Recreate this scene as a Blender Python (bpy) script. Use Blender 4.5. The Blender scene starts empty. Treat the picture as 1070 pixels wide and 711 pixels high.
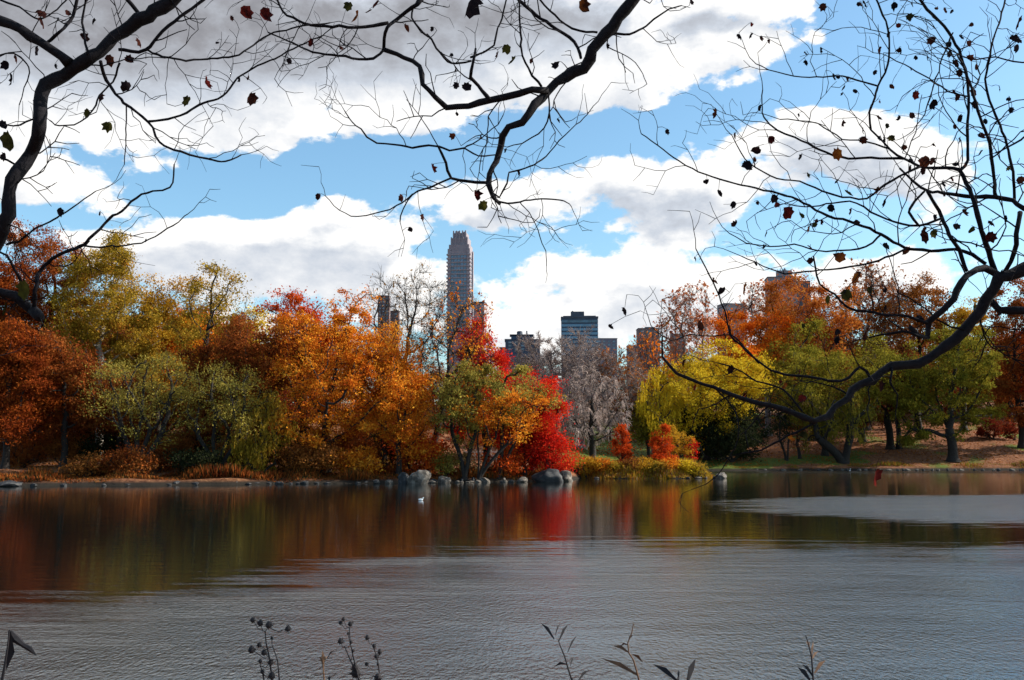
import bpy, math, random
import numpy as np
from mathutils import Vector, noise as mnoise

scene = bpy.context.scene
COL = scene.collection
R = math.radians

# ------------------------------------------------------------------ camera
EYE = 3.46
FPX = 1040.0                       # focal length in photo pixels (photo 1070 x 711)
PITCH = math.atan(109.5 / FPX)
CP, SP = math.cos(PITCH), math.sin(PITCH)

def P(px, py, Y):
    """world point seen at photo pixel (px,py) at depth Y"""
    a = (px - 535.0) / FPX
    b = (355.5 - py) / FPX
    dy = CP - SP * b
    dz = SP + CP * b
    k = Y / dy
    return np.array([a * k, Y, EYE + dz * k])

def azel(px, py):
    a = (px - 535.0) / FPX
    b = (355.5 - py) / FPX
    dy = CP - SP * b; dz = SP + CP * b
    n = math.sqrt(a * a + dy * dy + dz * dz)
    return math.atan2(a, dy), math.asin(dz / n)

cam_d = bpy.data.cameras.new('camera')
cam_d.sensor_width = 36.0
cam_d.lens = FPX / 1070.0 * 36.0
cam_d.clip_start = 0.1
cam_d.clip_end = 6000
cam = bpy.data.objects.new('camera', cam_d)
COL.objects.link(cam)
cam.location = (0, 0, EYE)
cam.rotation_euler = (R(90) + PITCH, 0, 0)
scene.camera = cam

# ------------------------------------------------------------------ helpers
def tag(o, label=None, cat=None, group=None, kind=None):
    if label: o['label'] = label
    if cat: o['category'] = cat
    if group: o['group'] = group
    if kind: o['kind'] = kind
    return o

def empty(name, loc, label=None, cat=None, group=None, rz=0.0):
    o = bpy.data.objects.new(name, None)
    o.empty_display_size = 0.3
    COL.objects.link(o)
    o.location = loc
    o.rotation_euler = (0, 0, rz)
    return tag(o, label, cat, group)

def mesh_np(name, V, loops, starts, totals, mat, parent=None, smooth=False):
    me = bpy.data.meshes.new(name)
    V = np.asarray(V, dtype=np.float32)
    me.vertices.add(len(V))
    me.vertices.foreach_set('co', V.ravel())
    me.loops.add(len(loops))
    me.loops.foreach_set('vertex_index', np.asarray(loops, dtype=np.int32))
    me.polygons.add(len(starts))
    me.polygons.foreach_set('loop_start', np.asarray(starts, dtype=np.int32))
    me.polygons.foreach_set('loop_total', np.asarray(totals, dtype=np.int32))
    me.polygons.foreach_set('use_smooth', np.full(len(starts), bool(smooth)))
    me.update(calc_edges=True)
    me.materials.append(mat)
    o = bpy.data.objects.new(name, me)
    COL.objects.link(o)
    if parent is not None: o.parent = parent
    return o

class MB:
    def __init__(s): s.v = []; s.f = []
    def add(s, verts, faces):
        n = len(s.v)
        s.v += [tuple(map(float, p)) for p in verts]
        s.f += [tuple(n + i for i in f) for f in faces]
    def box(s, c, size, rz=0.0, taper=1.0):
        hx, hy, hz = size[0] / 2, size[1] / 2, size[2] / 2
        vs = []
        for z, t in ((-hz, 1.0), (hz, taper)):
            for x, y in ((-hx, -hy), (hx, -hy), (hx, hy), (-hx, hy)):
                x2, y2 = x * t, y * t
                vs.append((c[0] + x2 * math.cos(rz) - y2 * math.sin(rz), c[1] + x2 * math.sin(rz) + y2 * math.cos(rz), c[2] + z))
        s.add(vs, [(0, 3, 2, 1), (4, 5, 6, 7), (0, 1, 5, 4), (1, 2, 6, 5), (2, 3, 7, 6), (3, 0, 4, 7)])
    def cyl(s, c, r, h, n=12, r2=None):
        r2 = r if r2 is None else r2
        vs = [(c[0] + r * math.cos(2 * math.pi * i / n), c[1] + r * math.sin(2 * math.pi * i / n), c[2]) for i in range(n)]
        vs += [(c[0] + r2 * math.cos(2 * math.pi * i / n), c[1] + r2 * math.sin(2 * math.pi * i / n), c[2] + h) for i in range(n)]
        fs = [(i, (i + 1) % n, n + (i + 1) % n, n + i) for i in range(n)]
        fs += [tuple(range(n - 1, -1, -1)), tuple(range(n, 2 * n))]
        s.add(vs, fs)
    def tube(s, pts, rads, n=6, cap=True):
        pts = [np.asarray(p, float) for p in pts]
        m = len(pts)
        ref = np.array([0.31, 0.9, 0.29])
        vs = []; prev = None
        for i in range(m):
            t = pts[min(i + 1, m - 1)] - pts[max(i - 1, 0)]
            t = t / (np.linalg.norm(t) + 1e-9)
            if prev is None:
                a = np.cross(t, ref); 
                if np.linalg.norm(a) < 1e-3: a = np.cross(t, [1, 0, 0])
            else:
                a = prev - t * np.dot(prev, t)
            a = a / (np.linalg.norm(a) + 1e-9); prev = a
            b = np.cross(t, a)
            for k in range(n):
                an = 2 * math.pi * k / n
                vs.append(pts[i] + rads[i] * (math.cos(an) * a + math.sin(an) * b))
        fs = []
        for i in range(m - 1):
            for k in range(n):
                k2 = (k + 1) % n
                fs.append((i * n + k, i * n + k2, (i + 1) * n + k2, (i + 1) * n + k))
        if cap:
            fs.append(tuple(range(n - 1, -1, -1))); fs.append(tuple((m - 1) * n + k for k in range(n)))
        s.add(vs, fs)
    def build(s, name, mat, parent=None, smooth=False, loc=None):
        loops = []; st = []; tt = []
        for f in s.f:
            st.append(len(loops)); tt.append(len(f)); loops += f
        o = mesh_np(name, np.array(s.v), loops, st, tt, mat, parent, smooth)
        if loc is not None: o.location = loc
        return o

# ------------------------------------------------------------------ materials
def new_mat(name):
    m = bpy.data.materials.new(name); m.use_nodes = True
    nt = m.node_tree; nt.nodes.clear()
    return m, nt, nt.nodes, nt.links

def ramp(nodes, stops):
    r = nodes.new('ShaderNodeValToRGB')
    el = r.color_ramp.elements
    el[0].position = stops[0][0]; el[0].color = (*stops[0][1], 1)
    el[1].position = stops[-1][0]; el[1].color = (*stops[-1][1], 1)
    for p, c in stops[1:-1]:
        e = el.new(p); e.color = (*c, 1)
    return r

def leaf_mat(name, cols, transl=0.34, nscale=0.4):
    m, nt, N, L = new_mat(name)
    geo = N.new('ShaderNodeNewGeometry')
    tc = N.new('ShaderNodeTexCoord')
    no = N.new('ShaderNodeTexNoise'); no.inputs['Scale'].default_value = nscale; no.inputs['Detail'].default_value = 2
    L.new(tc.outputs['Object'], no.inputs['Vector'])
    mr = N.new('ShaderNodeMapRange'); mr.inputs[1].default_value = 0.3; mr.inputs[2].default_value = 0.7
    L.new(no.outputs['Fac'], mr.inputs[0])
    mx = N.new('ShaderNodeMath'); mx.operation = 'MULTIPLY_ADD'; mx.inputs[1].default_value = 0.5
    ml = N.new('ShaderNodeMath'); ml.operation = 'MULTIPLY'; ml.inputs[1].default_value = 0.5
    L.new(mr.outputs[0], ml.inputs[0])
    L.new(geo.outputs['Random Per Island'], mx.inputs[0]); L.new(ml.outputs[0], mx.inputs[2])
    n = len(cols)
    rp = ramp(N, [(0.12 + 0.76 * i / (n - 1), c) for i, c in enumerate(cols)])
    L.new(mx.outputs[0], rp.inputs[0])
    d = N.new('ShaderNodeBsdfDiffuse'); t = N.new('ShaderNodeBsdfTranslucent')
    L.new(rp.outputs[0], d.inputs[0]); L.new(rp.outputs[0], t.inputs[0])
    s = N.new('ShaderNodeMixShader'); s.inputs[0].default_value = transl
    L.new(d.outputs[0], s.inputs[1]); L.new(t.outputs[0], s.inputs[2])
    o = N.new('ShaderNodeOutputMaterial'); L.new(s.outputs[0], o.inputs[0])
    return m

def rough_mat(name, c1, c2, scale=3.0, rough=0.85, bump=0.0, spec=0.3, coord='Object', c3=None, detail=6, stretch=(1, 1, 1)):
    m, nt, N, L = new_mat(name)
    tc = N.new('ShaderNodeTexCoord')
    mp = N.new('ShaderNodeMapping'); mp.inputs['Scale'].default_value = stretch
    L.new(tc.outputs[coord], mp.inputs[0])
    no = N.new('ShaderNodeTexNoise'); no.inputs['Scale'].default_value = scale; no.inputs['Detail'].default_value = detail
    no.inputs['Roughness'].default_value = 0.65
    L.new(mp.outputs[0], no.inputs['Vector'])
    st = [(0.32, c1), (0.68, c2)] if c3 is None else [(0.3, c1), (0.5, c2), (0.7, c3)]
    rp = ramp(N, st); L.new(no.outputs['Fac'], rp.inputs[0])
    b = N.new('ShaderNodeBsdfPrincipled'); L.new(rp.outputs[0], b.inputs['Base Color'])
    b.inputs['Roughness'].default_value = rough; b.inputs['Specular IOR Level'].default_value = spec
    if bump:
        bp = N.new('ShaderNodeBump'); bp.inputs['Distance'].default_value = bump; bp.inputs['Strength'].default_value = 1.0
        L.new(no.outputs['Fac'], bp.inputs['Height']); L.new(bp.outputs[0], b.inputs['Normal'])
    o = N.new('ShaderNodeOutputMaterial'); L.new(b.outputs[0], o.inputs[0])
    return m

PAL = dict(
    orange=[(0.30, 0.045, 0.008), (0.54, 0.13, 0.012), (0.70, 0.25, 0.02), (0.76, 0.38, 0.04)],
    redorange=[(0.34, 0.03, 0.008), (0.55, 0.07, 0.012), (0.62, 0.13, 0.02)],
    bright=[(0.55, 0.09, 0.01), (0.72, 0.17, 0.015), (0.78, 0.28, 0.02)],
    red=[(0.22, 0.010, 0.008), (0.50, 0.014, 0.010), (0.68, 0.035, 0.014), (0.62, 0.10, 0.025)],
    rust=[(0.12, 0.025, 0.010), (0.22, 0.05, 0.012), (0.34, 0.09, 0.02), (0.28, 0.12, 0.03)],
    rusthot=[(0.12, 0.020, 0.007), (0.24, 0.045, 0.010), (0.38, 0.10, 0.015)],
    muted=[(0.20, 0.045, 0.012), (0.38, 0.09, 0.015), (0.52, 0.17, 0.03), (0.40, 0.20, 0.04)],
    amber=[(0.48, 0.12, 0.012), (0.70, 0.24, 0.02), (0.74, 0.42, 0.05)],
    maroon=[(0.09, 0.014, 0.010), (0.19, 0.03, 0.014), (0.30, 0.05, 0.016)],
    gold=[(0.30, 0.13, 0.012), (0.46, 0.24, 0.02), (0.55, 0.34, 0.03)],
    yellow=[(0.34, 0.20, 0.012), (0.60, 0.40, 0.02), (0.70, 0.52, 0.04)],
    olive=[(0.09, 0.085, 0.016), (0.18, 0.15, 0.02), (0.30, 0.22, 0.03)],
    olivegreen=[(0.10, 0.085, 0.012), (0.22, 0.18, 0.02), (0.36, 0.29, 0.035)],
    olivegold=[(0.15, 0.10, 0.015), (0.28, 0.19, 0.02), (0.42, 0.26, 0.03), (0.34, 0.12, 0.02)],
    green=[(0.045, 0.06, 0.015), (0.10, 0.12, 0.025), (0.17, 0.18, 0.04)],
    palegreen=[(0.14, 0.10, 0.018), (0.28, 0.215, 0.038), (0.46, 0.37, 0.08)],
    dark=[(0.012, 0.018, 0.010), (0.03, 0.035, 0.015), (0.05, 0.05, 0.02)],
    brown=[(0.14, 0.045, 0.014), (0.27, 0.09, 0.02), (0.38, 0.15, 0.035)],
    greyrust=[(0.18, 0.06, 0.03), (0.32, 0.11, 0.035), (0.45, 0.17, 0.05)],
    pinkrust=[(0.32, 0.09, 0.045), (0.48, 0.15, 0.06), (0.52, 0.21, 0.08)],
    tan=[(0.22, 0.12, 0.05), (0.35, 0.2, 0.08), (0.45, 0.28, 0.12)],
)
LM = {k: leaf_mat('leaves_' + k, v) for k, v in PAL.items()}
BARK = rough_mat('bark_dark', (0.012, 0.009, 0.008), (0.035, 0.027, 0.022), 6, 0.9, 0.02)
BARK_GREY = rough_mat('bark_grey', (0.10, 0.075, 0.07), (0.22, 0.17, 0.16), 6, 0.9, 0.02)
BARK_PALE = rough_mat('bark_pale', (0.12, 0.10, 0.08), (0.42, 0.38, 0.32), 2.5, 0.8, 0.01)
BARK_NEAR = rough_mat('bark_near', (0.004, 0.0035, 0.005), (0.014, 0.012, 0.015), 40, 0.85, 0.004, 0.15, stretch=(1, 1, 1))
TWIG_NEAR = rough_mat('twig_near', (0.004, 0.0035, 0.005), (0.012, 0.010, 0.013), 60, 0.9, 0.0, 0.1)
TWIG_GREY = rough_mat('twig_grey', (0.20, 0.145, 0.125), (0.38, 0.285, 0.245), 0.6, 0.9)
STONE = rough_mat('stone', (0.03, 0.024, 0.019), (0.09, 0.075, 0.062), 2.6, 0.9, 0.05, c3=(0.27, 0.235, 0.20))
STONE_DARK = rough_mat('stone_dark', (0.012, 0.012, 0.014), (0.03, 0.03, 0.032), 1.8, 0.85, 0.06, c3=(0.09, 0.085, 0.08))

# ------------------------------------------------------------------ terrain
def sstep(x, a, b):
    t = np.clip((x - a) / (b - a), 0, 1)
    return t * t * (3 - 2 * t)

_sh = [(-1500, 84), (-600, 82), (0, 84), (100, 85.5), (200, 87), (300, 89), (400, 91), (500, 94), (590, 97), (603, 103), (625, 117), (700, 132), (800, 135), (1070, 137), (2500, 145)]
SHX = np.array([(p - 535) / FPX * y for p, y in _sh]); SHY = np.array([y for p, y in _sh])

_rng0 = np.random.default_rng(3)
_wv = [(_rng0.uniform(0.05, 0.9), _rng0.uniform(0, 6.28), _rng0.uniform(0, 6.28)) for _ in range(16)]
def bumps(x, y):
    s = 0
    for f, a, ph in _wv:
        s = s + np.sin((x * math.cos(a) + y * math.sin(a)) * f * 1.6 + ph) * (0.05 / (0.4 + f * 3))
    return s

def H(x, y):
    x = np.asarray(x, float); y = np.asarray(y, float)
    wig = 0.8 * np.sin(x * 0.31 + 1) + 0.5 * np.sin(x * 0.83) + 0.25 * np.sin(x * 2.1)
    d = y - (np.interp(x, SHX, SHY) + wig * 0.6)
    right = sstep(x, -4, 12)
    slope = 0.062 + 0.10 * right + 0.09 * sstep(x, 34, 76)
    hmax = 3.2 + 5.2 * right * sstep(x, 10, 50) + 1.2 * right + 3.0 * sstep(x, 34, 76)
    rise = hmax * (1 - np.exp(-np.maximum(d - 1.0, 0) * slope / hmax))
    rise = rise + 7.0 * sstep(d, 30, 62) * (1 - 0.75 * right) + 5.0 * right * sstep(d, 75, 110)
    land = 0.42 * sstep(d, -0.6, 1.0) + rise - 1.3 * (1 - sstep(d, -5, 0.2))
    # low spit
    e = np.sqrt(((x - 13.6) / 9.0) ** 2 + ((y - 106.5 - 0.5 * np.sin(x)) / 4.2) ** 2)
    spit = -1.3 + 1.95 * (1 - sstep(e, 0.55, 1.12))
    # near bank
    bank = -1.3 + (3.15) * (1 - sstep(y + 0.3 * np.sin(x * 0.7), 3.6, 10.5))
    side = -1.3 + 4.0 * sstep(np.abs(x), 130, 190)
    h = np.maximum(np.maximum(land, spit), np.maximum(bank, np.where(y < 88, side, -2.0)))
    h = np.where(h > 0.1, h + bumps(x, y), h)
    return h

def Hs(x, y): return float(H(x, y))

def axis(segs):
    out = []
    for a, b, st in segs: out += list(np.arange(a, b, st))
    out.append(segs[-1][1]); return np.array(out)
gx = axis([(-3000, -400, 200), (-400, -140, 12), (-140, -60, 1.6), (-60, 100, 0.55), (100, 170, 1.6), (170, 400, 14), (400, 3000, 200)])
gy = axis([(-200, -10, 10), (-10, 14, 0.5), (14, 80, 3), (80, 145, 0.5), (145, 200, 1.0), (200, 420, 8), (420, 4000, 180)])
GX, GY = np.meshgrid(gx, gy)
GZ = H(GX, GY)
V = np.stack([GX.ravel(), GY.ravel(), GZ.ravel()], 1)
nx, ny = len(gx), len(gy)
ii = (np.arange(ny - 1)[:, None] * nx + np.arange(nx - 1)[None, :]).ravel()
Q = np.stack([ii, ii + 1, ii + 1 + nx, ii + nx], 1)

def ground_mat():
    m, nt, N, L = new_mat('leaf_littered_ground')
    geo = N.new('ShaderNodeNewGeometry')
    n1 = N.new('ShaderNodeTexNoise'); n1.inputs['Scale'].default_value = 2.2; n1.inputs['Detail'].default_value = 8; n1.inputs['Roughness'].default_value = 0.75
    n2 = N.new('ShaderNodeTexNoise'); n2.inputs['Scale'].default_value = 0.13; n2.inputs['Detail'].default_value = 4
    L.new(geo.outputs['Position'], n1.inputs['Vector']); L.new(geo.outputs['Position'], n2.inputs['Vector'])
    lit = ramp(N, [(0.3, (0.04, 0.016, 0.010)), (0.45, (0.13, 0.05, 0.024)), (0.58, (0.23, 0.10, 0.048)), (0.75, (0.34, 0.18, 0.09))])
    gr = ramp(N, [(0.3, (0.035, 0.05, 0.010)), (0.55, (0.085, 0.115, 0.018)), (0.75, (0.15, 0.17, 0.03))])
    L.new(n1.outputs['Fac'], lit.inputs[0]); L.new(n1.outputs['Fac'], gr.inputs[0])
    sx = N.new('ShaderNodeSeparateXYZ'); L.new(geo.outputs['Position'], sx.inputs[0])
    def mr(out, a, b, c, d):
        q = N.new('ShaderNodeMapRange'); q.interpolation_type = 'SMOOTHSTEP'
        q.inputs[1].default_value = a; q.inputs[2].default_value = b; q.inputs[3].default_value = c; q.inputs[4].default_value = d
        L.new(out, q.inputs[0]); return q.outputs[0]
    def op(o, a, b):
        q = N.new('ShaderNodeMath'); q.operation = o
        for i, s in enumerate((a, b)):
            if isinstance(s, (int, float)): q.inputs[i].default_value = s
            else: L.new(s, q.inputs[i])
        return q.outputs[0]
    lawn = op('MULTIPLY', mr(sx.outputs[0], 2, 8, 0, 1), mr(sx.outputs[0], 24, 42, 1, 0.25))
    lawn = op('MULTIPLY', lawn, mr(sx.outputs[1], 108, 118, 0, 1))
    g = op('ADD', op('MULTIPLY', lawn, 0.75), mr(n2.outputs['Fac'], 0.42, 0.66, -0.15, 0.45))
    g = mr(g, 0.3, 0.6, 0, 1)
    g = op('MULTIPLY', g, mr(sx.outputs[0], -8, 4, 0.12, 1))
    mx = N.new('ShaderNodeMixRGB'); L.new(g, mx.inputs[0]); L.new(lit.outputs[0], mx.inputs[1]); L.new(gr.outputs[0], mx.inputs[2])
    mud = N.new('ShaderNodeMixRGB'); mud.inputs[1].default_value = (0.022, 0.018, 0.014, 1)
    L.new(mr(sx.outputs[2], 0.15, 0.5, 0, 1), mud.inputs[0]); L.new(mx.outputs[0], mud.inputs[2])
    b = N.new('ShaderNodeBsdfPrincipled'); b.inputs['Roughness'].default_value = 0.95; b.inputs['Specular IOR Level'].default_value = 0.1
    L.new(mud.outputs[0], b.inputs['Base Color'])
    bp = N.new('ShaderNodeBump'); bp.inputs['Distance'].default_value = 0.12; L.new(n1.outputs['Fac'], bp.inputs['Height']); L.new(bp.outputs[0], b.inputs['Normal'])
    o = N.new('ShaderNodeOutputMaterial'); L.new(b.outputs[0], o.inputs[0])
    return m
ground = mesh_np('ground', V, Q.ravel(), np.arange(len(Q)) * 4, np.full(len(Q), 4), ground_mat(), smooth=True)
tag(ground, kind='structure')

# ------------------------------------------------------------------ water
def water_mat():
    m, nt, N, L = new_mat('lake_water')
    geo = N.new('ShaderNodeNewGeometry')
    sx = N.new('ShaderNodeSeparateXYZ'); L.new(geo.outputs['Position'], sx.inputs[0])
    def mr(out, a, b, c, d):
        q = N.new('ShaderNodeMapRange'); q.interpolation_type = 'SMOOTHSTEP'
        q.inputs[1].default_value = a; q.inputs[2].default_value = b; q.inputs[3].default_value = c; q.inputs[4].default_value = d
        L.new(out, q.inputs[0]); return q.outputs[0]
    def op(o, a, b):
        q = N.new('ShaderNodeMath'); q.operation = o
        for i, s in enumerate((a, b)):
            if isinstance(s, (int, float)): q.inputs[i].default_value = s
            else: L.new(s, q.inputs[i])
        return q.outputs[0]
    def nz(scale, sc=(1, 1, 1), det=3, rough=0.55):
        mp = N.new('ShaderNodeMapping'); mp.inputs['Scale'].default_value = sc
        L.new(geo.outputs['Position'], mp.inputs[0])
        q = N.new('ShaderNodeTexNoise'); q.inputs['Scale'].default_value = scale; q.inputs['Detail'].default_value = det; q.inputs['Roughness'].default_value = rough
        L.new(mp.outputs[0], q.inputs['Vector']); return q.outputs['Fac']
    edge = op('ADD', op('MULTIPLY', nz(0.09, (0.5, 1.6, 1), 4), 0.6), op('MULTIPLY', nz(0.5, (0.22, 1.8, 1), 4, 0.7), 0.4))
    # breeze near the viewer
    yy = op('ADD', sx.outputs[1], op('MULTIPLY', op('SUBTRACT', edge, 0.5), 30.0))
    yy = op('ADD', yy, mr(sx.outputs[0], -13, 1, 13, 0))
    near = mr(op('ADD', yy, op('MULTIPLY', op('SUBTRACT', nz(1.4, (0.18, 1.5, 1), 5, 0.75), 0.5), 22.0)), 24, 36, 1, 0)
    # wind-ruffled patch towards the right shore
    ex = op('DIVIDE', op('SUBTRACT', sx.outputs[0], 37.0), 22.0)
    yc = op('ADD', op('SUBTRACT', sx.outputs[1], 55.5), op('MULTIPLY', op('SUBTRACT', edge, 0.5), 26.0))
    ey = op('DIVIDE', yc, 13.5)
    rr = op('ADD', op('MULTIPLY', ex, ex), op('MULTIPLY', ey, ey))
    rag = nz(1.1, (0.16, 1.6, 1), 5, 0.75)
    patch = mr(op('ADD', rr, op('MULTIPLY', op('SUBTRACT', rag, 0.5), 2.6)), 0.35, 1.25, 1, 0)
    far = op('MULTIPLY', mr(sx.outputs[1], 121, 124, 0, 1), mr(sx.outputs[0], 22, 30, 0, 1))
    rip = op('MAXIMUM', near, op('MAXIMUM', op("MULTIPLY", patch, 3.0), op("MULTIPLY", far, 2.0)))
    calm = op("ADD", op("MULTIPLY", rip, 0.9), 0.02)
    still = op("ADD", op("MULTIPLY", nz(2.4, (0.10, 1.0, 1), 3), 0.16), op("MULTIPLY", nz(6.0, (0.12, 1.0, 1), 2), 0.05))
    gust = mr(nz(0.22, (0.6, 1.4, 1), 3), 0.35, 0.65, 0.6, 1.3)
    w = op('ADD', op('MULTIPLY', nz(1.6, (1.3, 0.9, 1), 2, 0.5), 0.30), op('ADD', op('MULTIPLY', nz(6.0, (1.9, 0.9, 1), 2, 0.55), 0.60), op('MULTIPLY', nz(17.0, (1.5, 0.8, 1), 2), 0.18)))
    hgt = op('ADD', op('MULTIPLY', op('MULTIPLY', w, calm), gust), op('MULTIPLY', still, op('SUBTRACT', 1.0, op('MINIMUM', rip, 1.0))))
    bp = N.new('ShaderNodeBump'); bp.inputs['Strength'].default_value = 1.0; bp.inputs['Distance'].default_value = WAVE
    L.new(hgt, bp.inputs['Height'])
    b = N.new('ShaderNodeBsdfPrincipled')
    b.inputs['Base Color'].default_value = (0.006, 0.007, 0.006, 1)
    b.inputs['IOR'].default_value = 1.9
    b.inputs['Specular IOR Level'].default_value = 0.5
    b.inputs['Specular Tint'].default_value = (0.86, 0.95, 1.0, 1)
    L.new(mr(rip, 0, 1, 0.02, 0.17), b.inputs['Roughness'])
    L.new(bp.outputs[0], b.inputs['Normal'])
    o = N.new('ShaderNodeOutputMaterial'); L.new(b.outputs[0], o.inputs[0])
    return m
WAVE = 0.055
wb = MB(); wb.add([(-2500, -150, 0), (2500, -150, 0), (2500, 400, 0), (-2500, 400, 0)], [(0, 1, 2, 3)])
tag(wb.build('water', water_mat()), kind='structure')

# ------------------------------------------------------------------ tree growth
def grow(rng, start_pts, parents, A, D, kill, maxit=90, infl=None):
    nodes = [np.array(p, float) for p in start_pts]; par = list(parents)
    A = A.copy()
    NP = np.array(nodes)
    d2 = ((A[:, None, :] - NP[None]) ** 2).sum(2)
    near = d2.argmin(1); nd = d2.min(1)
    for it in range(maxit):
        if len(A) == 0: break
        act = np.ones(len(A), bool) if infl is None else nd < infl * infl
        if not act.any(): act = nd <= nd.min() * 1.5
        idx = near[act]
        dirs = A[act] - np.array(nodes)[idx]
        dirs /= (np.linalg.norm(dirs, axis=1, keepdims=True) + 1e-9)
        uniq, inv = np.unique(idx, return_inverse=True)
        S = np.zeros((len(uniq), 3)); np.add.at(S, inv, dirs)
        nrm = np.linalg.norm(S, axis=1, keepdims=True)
        S = S / (nrm + 1e-6) + rng.normal(0, 0.16, S.shape)
        S /= np.linalg.norm(S, axis=1, keepdims=True) + 1e-9
        base = len(nodes)
        new = np.array(nodes)[uniq] + S * D
        for k, u in enumerate(uniq):
            nodes.append(new[k]); par.append(int(u))
        dd = ((A[:, None, :] - new[None]) ** 2).sum(2)
        m = dd.min(1); am = dd.argmin(1)
        upd = m < nd
        nd = np.where(upd, m, nd); near = np.where(upd, base + am, near)
        keep = nd > kill * kill
        if keep.sum() == len(A) and it > 60: break
        A = A[keep]; nd = nd[keep]; near = near[keep]
    return np.array(nodes), np.array(par)

def pipe_radii(par, r_tip, r_trunk, expo=2.3):
    n = len(par); acc = np.zeros(n); hasch = np.zeros(n, bool)
    for i in range(n - 1, -1, -1):
        if not hasch[i]: acc[i] = 1.0
        p = par[i]
        if p >= 0: acc[p] += acc[i]; hasch[p] = True
    r = acc ** (1 / expo)
    mx = r.max()
    r = r_tip + (r - 1) / max(mx - 1, 1e-6) * (r_trunk - r_tip)
    return r, hasch

def prisms(P0, P1, R0, R1, n):
    """separate n-sided prisms between point pairs"""
    m = len(P0)
    T = P1 - P0; T = T / (np.linalg.norm(T, axis=1, keepdims=True) + 1e-9)
    ref = np.tile(np.array([[0.123, 0.77, 0.21]]), (m, 1))
    a = np.cross(T, ref); a /= np.linalg.norm(a, axis=1, keepdims=True) + 1e-9
    b = np.cross(T, a)
    an = 2 * np.pi * np.arange(n) / n
    ring = np.cos(an)[None, :, None] * a[:, None] + np.sin(an)[None, :, None] * b[:, None]
    v0 = P0[:, None] + ring * R0[:, None, None]; v1 = P1[:, None] + ring * R1[:, None, None]
    Vv = np.concatenate([v0, v1], 1).reshape(-1, 3)
    base = (np.arange(m) * 2 * n)[:, None]
    k = np.arange(n); k2 = (k + 1) % n
    f = np.stack([base + k, base + k2, base + n + k2, base + n + k], 2).reshape(-1, 4)
    return Vv, f

def tube_mesh(name, segs, mat, parent):
    """segs: list of (P0,P1,R0,R1,n)"""
    Vs = []; Fs = []; off = 0
    for P0, P1, R0, R1, n in segs:
        if len(P0) == 0: continue
        v, f = prisms(P0, P1, R0, R1, n)
        Vs.append(v); Fs.append(f + off); off += len(v)
    Vv = np.concatenate(Vs); F = np.concatenate(Fs)
    return mesh_np(name, Vv, F.ravel(), np.arange(len(F)) * 4, np.full(len(F), 4), mat, parent, smooth=True)

def leaves_mesh(name, C, size, rng, mat, parent, aspect=0.6, droop=None):
    n = len(C)
    t = rng.normal(0, 1, (n, 3))
    if droop is not None: t = t * (1 - droop) * 0.6 + np.array([0, 0, -1.0]) * droop
    t /= np.linalg.norm(t, axis=1, keepdims=True) + 1e-9
    b = np.cross(t, rng.normal(0, 1, (n, 3))); b /= np.linalg.norm(b, axis=1, keepdims=True) + 1e-9
    s = size * rng.gamma(6.0, 1 / 6.0, (n, 1)).clip(0.4, 2.0)
    nn = np.cross(t, b) * s * 0.12
    Vv = np.stack([C - t * s * 0.5, C + b * s * 0.5 * aspect + nn, C + t * s * 0.5, C - b * s * 0.5 * aspect + nn], 1).reshape(-1, 3)
    return mesh_np(name, Vv, np.arange(4 * n), np.arange(n) * 4, np.full(n, 4), mat, parent)

def crown_points(rng, n, c, r, lobes=9, shell=0.55):
    L = []
    for k in range(lobes):
        v = rng.normal(0, 1, 3); v /= np.linalg.norm(v)
        v = v * rng.uniform(0.45, 0.78)
        L.append((v, rng.uniform(0.28, 0.5)))
    L.append((np.zeros(3), 0.6))
    w = np.array([l[1] ** 3 for l in L]); w /= w.sum()
    ch = rng.choice(len(L), n, p=w)
    v = rng.normal(0, 1, (n, 3)); v /= np.linalg.norm(v, axis=1, keepdims=True)
    v *= rng.uniform(0.0, 1.0, (n, 1)) ** (1 / 3 * shell)
    out = np.array([L[k][0] for k in ch]) + v * np.array([L[k][1] for k in ch])[:, None]
    # fit to the unit box so the crown keeps its given size
    lo = np.percentile(out, 0.5, 0); hi = np.percentile(out, 99.5, 0)
    out = (out - (lo + hi) / 2) / ((hi - lo) / 2)
    return c + out * r

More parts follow.
